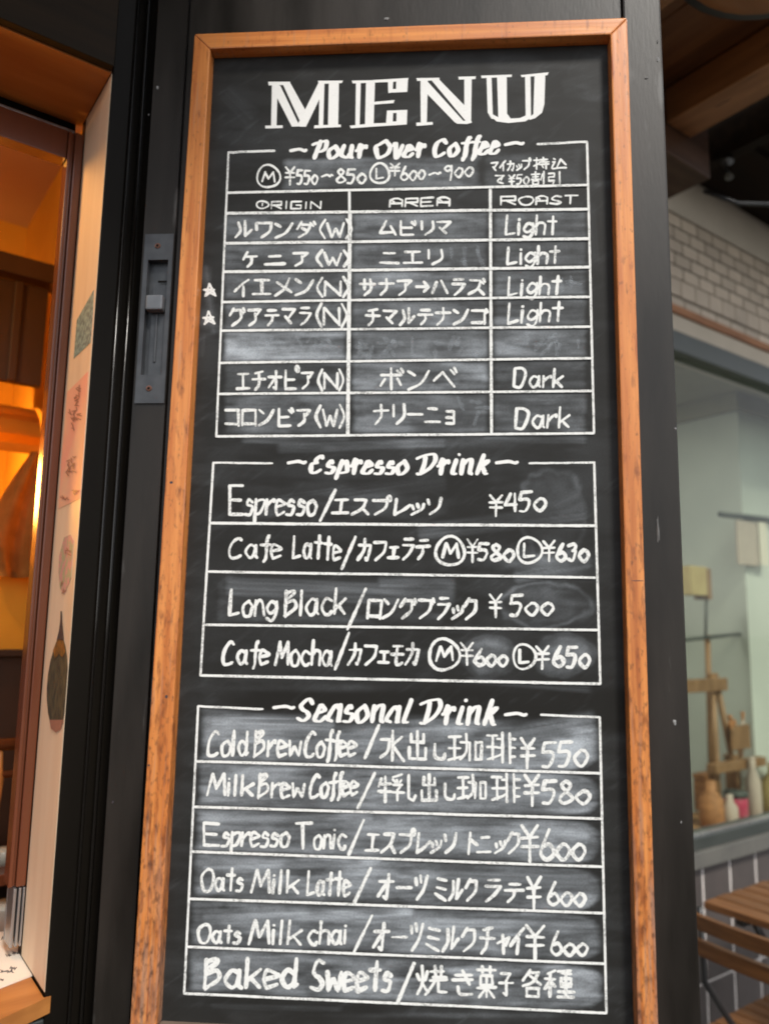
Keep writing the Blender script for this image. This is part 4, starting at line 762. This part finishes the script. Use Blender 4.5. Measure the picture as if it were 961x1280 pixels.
pap = uvthing('pinned_sheet', 2.93, .84, 1.74, 'beige sheet hanging high in the shop window', 'sheet'); box('sheet', M_paper, pap, 2.86, 3.02, .83, .838, 1.74, 1.93, 0); 
pap2 = uvthing('pinned_sheet', 3.06, .84, 1.74, 'pale pinkish sheet beside the beige one in the window', 'sheet'); box('sheet', M_card, pap2, 3.022, 3.09, .82, .828, 1.745, 1.935, 0)
rl = uvthing('hanging_rail', 2.9, .8, 1.45, 'thin dark rail crossing inside the shop window', 'rail'); tube('bar', M_winframe, rl, [(2.5, .9, 1.415), (3.14, .9, 1.455)], .008); tube('drop_rod', M_winframe, rl, [(2.70, .9, 1.43), (2.72, .9, 1.6)], .006)
rl2 = uvthing('picture_rail', 2.9, .8, 1.95, 'grey rail above the hanging sheets', 'rail'); tube('bar', M_winframe, rl2, [(2.75, .84, 1.945), (3.4, .84, 1.97)], .012)
bxo = uvthing('card_box', 2.66, .9, 1.6, 'yellow card box hanging at the window edge', 'box'); box('body', M_box, bxo, 2.58, 2.70, .88, .95, 1.60, 1.72, .003); box('flap', M_easel, bxo, 2.705, 2.73, .88, .95, 1.585, 1.715, .003)
ea = uvthing('easel', 2.68, .85, .8, 'honey coloured wooden easel behind the window glass', 'easel')
tube('leg', M_easel, ea, [(2.66, .85, .55), (2.735, .9, 1.28)], .013); tube('leg', M_easel, ea, [(2.88, .85, .55), (2.755, .9, 1.28)], .013); tube('mast', M_easel, ea, [(2.74, .93, .6), (2.745, .92, 1.44)], .012); box('cross_bar', M_easel, ea, 2.40, 2.80, .87, .89, 1.21, 1.262, .003); box('ledge', M_easel, ea, 2.60, 2.98, .82, .86, .90, .935, .003); box('brace', M_easel, ea, 2.76, 2.90, .84, .85, .975, 1.07, .002)
tb = uvthing('display_table', 2.9, .85, 0, 'light wooden display table inside the shop window', 'table'); box('top', M_easel, tb, 2.3, 3.6, .70, 1.0, .69, .71, .002)
for a in (2.32, 3.55):
    for b in (.72, .96): box('leg', M_easel, tb, a, a + .03, b, b + .03, .02, .689, .001)
pt = uvthing('pink_tin', 2.77, .8, .71, 'small bright pink tin on the display table', 'tin'); lathe('tin', M_pink, pt, 2.70, .80, [(.042, .7105), (.044, .80), (.04, .81)], 18); lathe('lid', M_winframe, pt, 2.70, .80, [(.045, .8105), (.045, .83), (.03, .835)], 18)
for (u, v, r, hh, m_, lb) in ((2.83, .80, .030, .24, M_paper, 'slim pale bottle right of the pink tin'), (2.90, .86, .05, .14, M_glassware, 'squat pale jar behind the slim bottle'), (2.62, .78, .03, .12, M_paper, 'little beige cup left of the pink tin'), (2.56, .82, .045, .17, M_rafter, 'small brown pot at the window edge'), (3.00, .80, .06, .20, M_box, 'ochre pot right of the bottles'), (3.12, .84, .06, .16, M_easel, 'brown wooden bowl stack at far right')):
    o = uvthing('bottle' if hh > .2 else 'jar', u, v, .71, lb, 'bottle' if hh > .2 else 'jar'); lathe('body', m_, o, u, v, [(r * .9, .7105), (r, .73), (r, .71 + hh * .6), (r * .45, .71 + hh * .8), (r * .4, .71 + hh)], 16)
for i_, (u, v, z, w_, h_, m_, nm, lb) in enumerate(((2.98, .95, .71, .10, .20, M_easel, 'box', 'brown wooden box behind the bottles in the window'), (3.12, .98, .71, .12, .26, M_box, 'box', 'ochre box at the right end of the display table'), (2.50, .96, .71, .08, .36, M_paper, 'box', 'tall beige box at the left end of the display table'), (2.80, .99, .71, .09, .13, M_rafter, 'box', 'small dark brown box under the easel ledge'))):
    o = uvthing(nm, u, v, z, lb, 'box'); box('body', m_, o, u - w_ / 2, u + w_ / 2, v - .02, v + .03, z + .0005, z + h_, .004); box('lid', m_, o, u - w_ / 2 - .003, u + w_ / 2 + .003, v - .023, v + .033, z + h_ + .0005, z + h_ + .02, .004)
fw = uvthing('dried_flowers', 2.93, .93, .93, 'loose brown dried flowers standing on the easel ledge', 'dried flowers')
for i_ in range(14):
    a_ = random.uniform(-.13, .13); t_ = random.uniform(.08, .2); tube('stem', random.choice([M_easel, M_rafter, M_paper]), fw, [(2.86, .86, .935), (2.86 + a_ * .5, .86, .935 + t_ * .6), (2.86 + a_, .86 + a_ * .2, .935 + t_)], [.003, .003, .010], 6)
# ------------------------------------------------------------------ eaves over the right-hand wall
ev = uvthing('eaves', 1.5, 0, 2.8, 'brown timber eaves with rafters above the tiled wall', 'eaves')
r0 = box('rafter', M_rafter, ev, 1.405, 1.515, -.62, .148, 2.80, 2.899, .003); dup(r0, -.455, 0, .0)
k = 0; s0 = box('sheathing_board', M_sheath, ev, .60, .748, -.62, .50, 2.905, 2.925, .002)
for k in range(1, 7): dup(s0, .1495 * k, 0, .0009 * (k % 2))
box('wall_plate', M_shadewood, ev, .9, 1.61, .1485, .36, 2.715, 2.9045, .004); box('ledger', M_darkwood, ev, .95, 1.64, .362, .53, 2.60, 2.72, .003)
box('side_purlin', M_darkwood, ev, 1.662, 1.70, -.62, .50, 2.80, 2.9045, .003)
bkt = uvthing('gutter_bracket', 1.7, .15, 2.8, 'dark metal bracket with a looping cable at the eaves corner', 'bracket')
tube('arm', M_sill, bkt, [(1.62, .10, 2.70), (1.64, .12, 2.76), (1.70, .14, 2.80)], .012); tube('cable', M_iron, bkt, [(1.66, .20, 2.72), (1.75, .15, 2.69), (1.85, .1, 2.70), (1.95, .05, 2.76), (2.0, .03, 2.82)], .006)
shd = uvthing('round_shade', 2.0, -.1, 2.8, 'round orange shade hanging at the top right under the eaves', 'shade')
_c = onZ(1000, -92, 2.80)
lathe('shade', M_soffit, shd, _c[0], _c[1], [(.20, 2.800), (.235, 2.806), (.238, 2.815), (.15, 2.87), (.03, 2.89)], 32); lathe('rim', M_iron, shd, _c[0], _c[1], [(.239, 2.804), (.242, 2.806), (.242, 2.818), (.239, 2.820)], 32)
aw = uvthing('dark_awning', 2.6, .2, 3.1, 'nearly black overhanging awning above the cream cornice', 'awning'); box('soffit', M_darkwood, aw, 1.71, 4.6, -.12, VW + .2, 3.118, 3.14, .002); box('fascia', M_darkwood, aw, 1.71, 4.6, .30, .33, 3.10, 3.117, .002)
# ------------------------------------------------------------------ table and folding chair
tbl = uvthing('slatted_table', 1.95, .05, 0, 'slatted wooden café table with thin black iron legs against the tiled wall', 'table')
s0 = box('slat', M_slat, tbl, 1.735, 1.792, -.32, .345, .70, .72, .003)
for k in range(1, 10): dup(s0, .0655 * k, random.uniform(-.003, .003), 0)
box('frame_bar', M_iron, tbl, 1.75, 2.37, .24, .262, .680, .6995, .001); box('frame_bar', M_iron, tbl, 1.75, 2.37, -.25, -.228, .680, .6995, .001)
for a, b in ((1.79, 2.33), (2.33, 1.79)):
    tube('leg', M_iron, tbl, [(a, .235, .69), (b, .235, .01)], .009); tube('leg', M_iron, tbl, [(a, -.22, .69), (b, -.22, .01)], .009)
chr_ = uvthing('folding_chair', 1.6, 0, 0, 'wooden slatted folding chair tucked under the café table', 'chair')
def bslat(zc, h, u, par=chr_):
    bm = bmesh.new(); n = 12; rr = []
    for i in range(n + 1):
        t = i / n; v = -.19 + .42 * t; du = -.018 * (1 - (2 * t - 1) ** 2); rr.append([bm.verts.new(Vector((u + du + a, v, zc + b)) - Vector(offs(par))) for a, b in ((-.008, -h / 2), (.008, -h / 2), (.008, h / 2), (-.008, h / 2))])
    for p, q_ in zip(rr, rr[1:]):
        for j in range(4): bm.faces.new((p[j], p[(j + 1) % 4], q_[(j + 1) % 4], q_[j]))
    bm.faces.new(rr[0][::-1]); bm.faces.new(rr[-1]); bmesh.ops.bevel(bm, geom=[e for e in bm.edges if abs((e.verts[0].co - e.verts[1].co).y) < 1e-4 or True][:0] or [], offset=.002) if False else None
    return link('back_slat', me_of(bm, 'back_slat'), M_slat, par)
bslat(.763, .033, 1.478); bslat(.703, .034, 1.486)
for v in (-.18, .20): tube('frame', M_iron, chr_, [(1.492, v, .79), (1.50, v, .62), (1.66, v, .44), (1.93, v, .012)], .008); tube('leg', M_iron, chr_, [(1.92, v + .012, .44), (1.52, v + .012, .012)], .008)
s0 = box('seat_slat', M_slat, chr_, 1.585, 1.625, -.18, .292, .438, .452, .003)
for k in range(1, 8): dup(s0, .0468 * k, 0, 0)
tube('stretcher', M_iron, chr_, [(1.66, -.18, .425), (1.66, .21, .425)], .007)
for o in bpy.data.objects:
    if '_o' in o: del o['_o']
print('objects', len(bpy.data.objects))
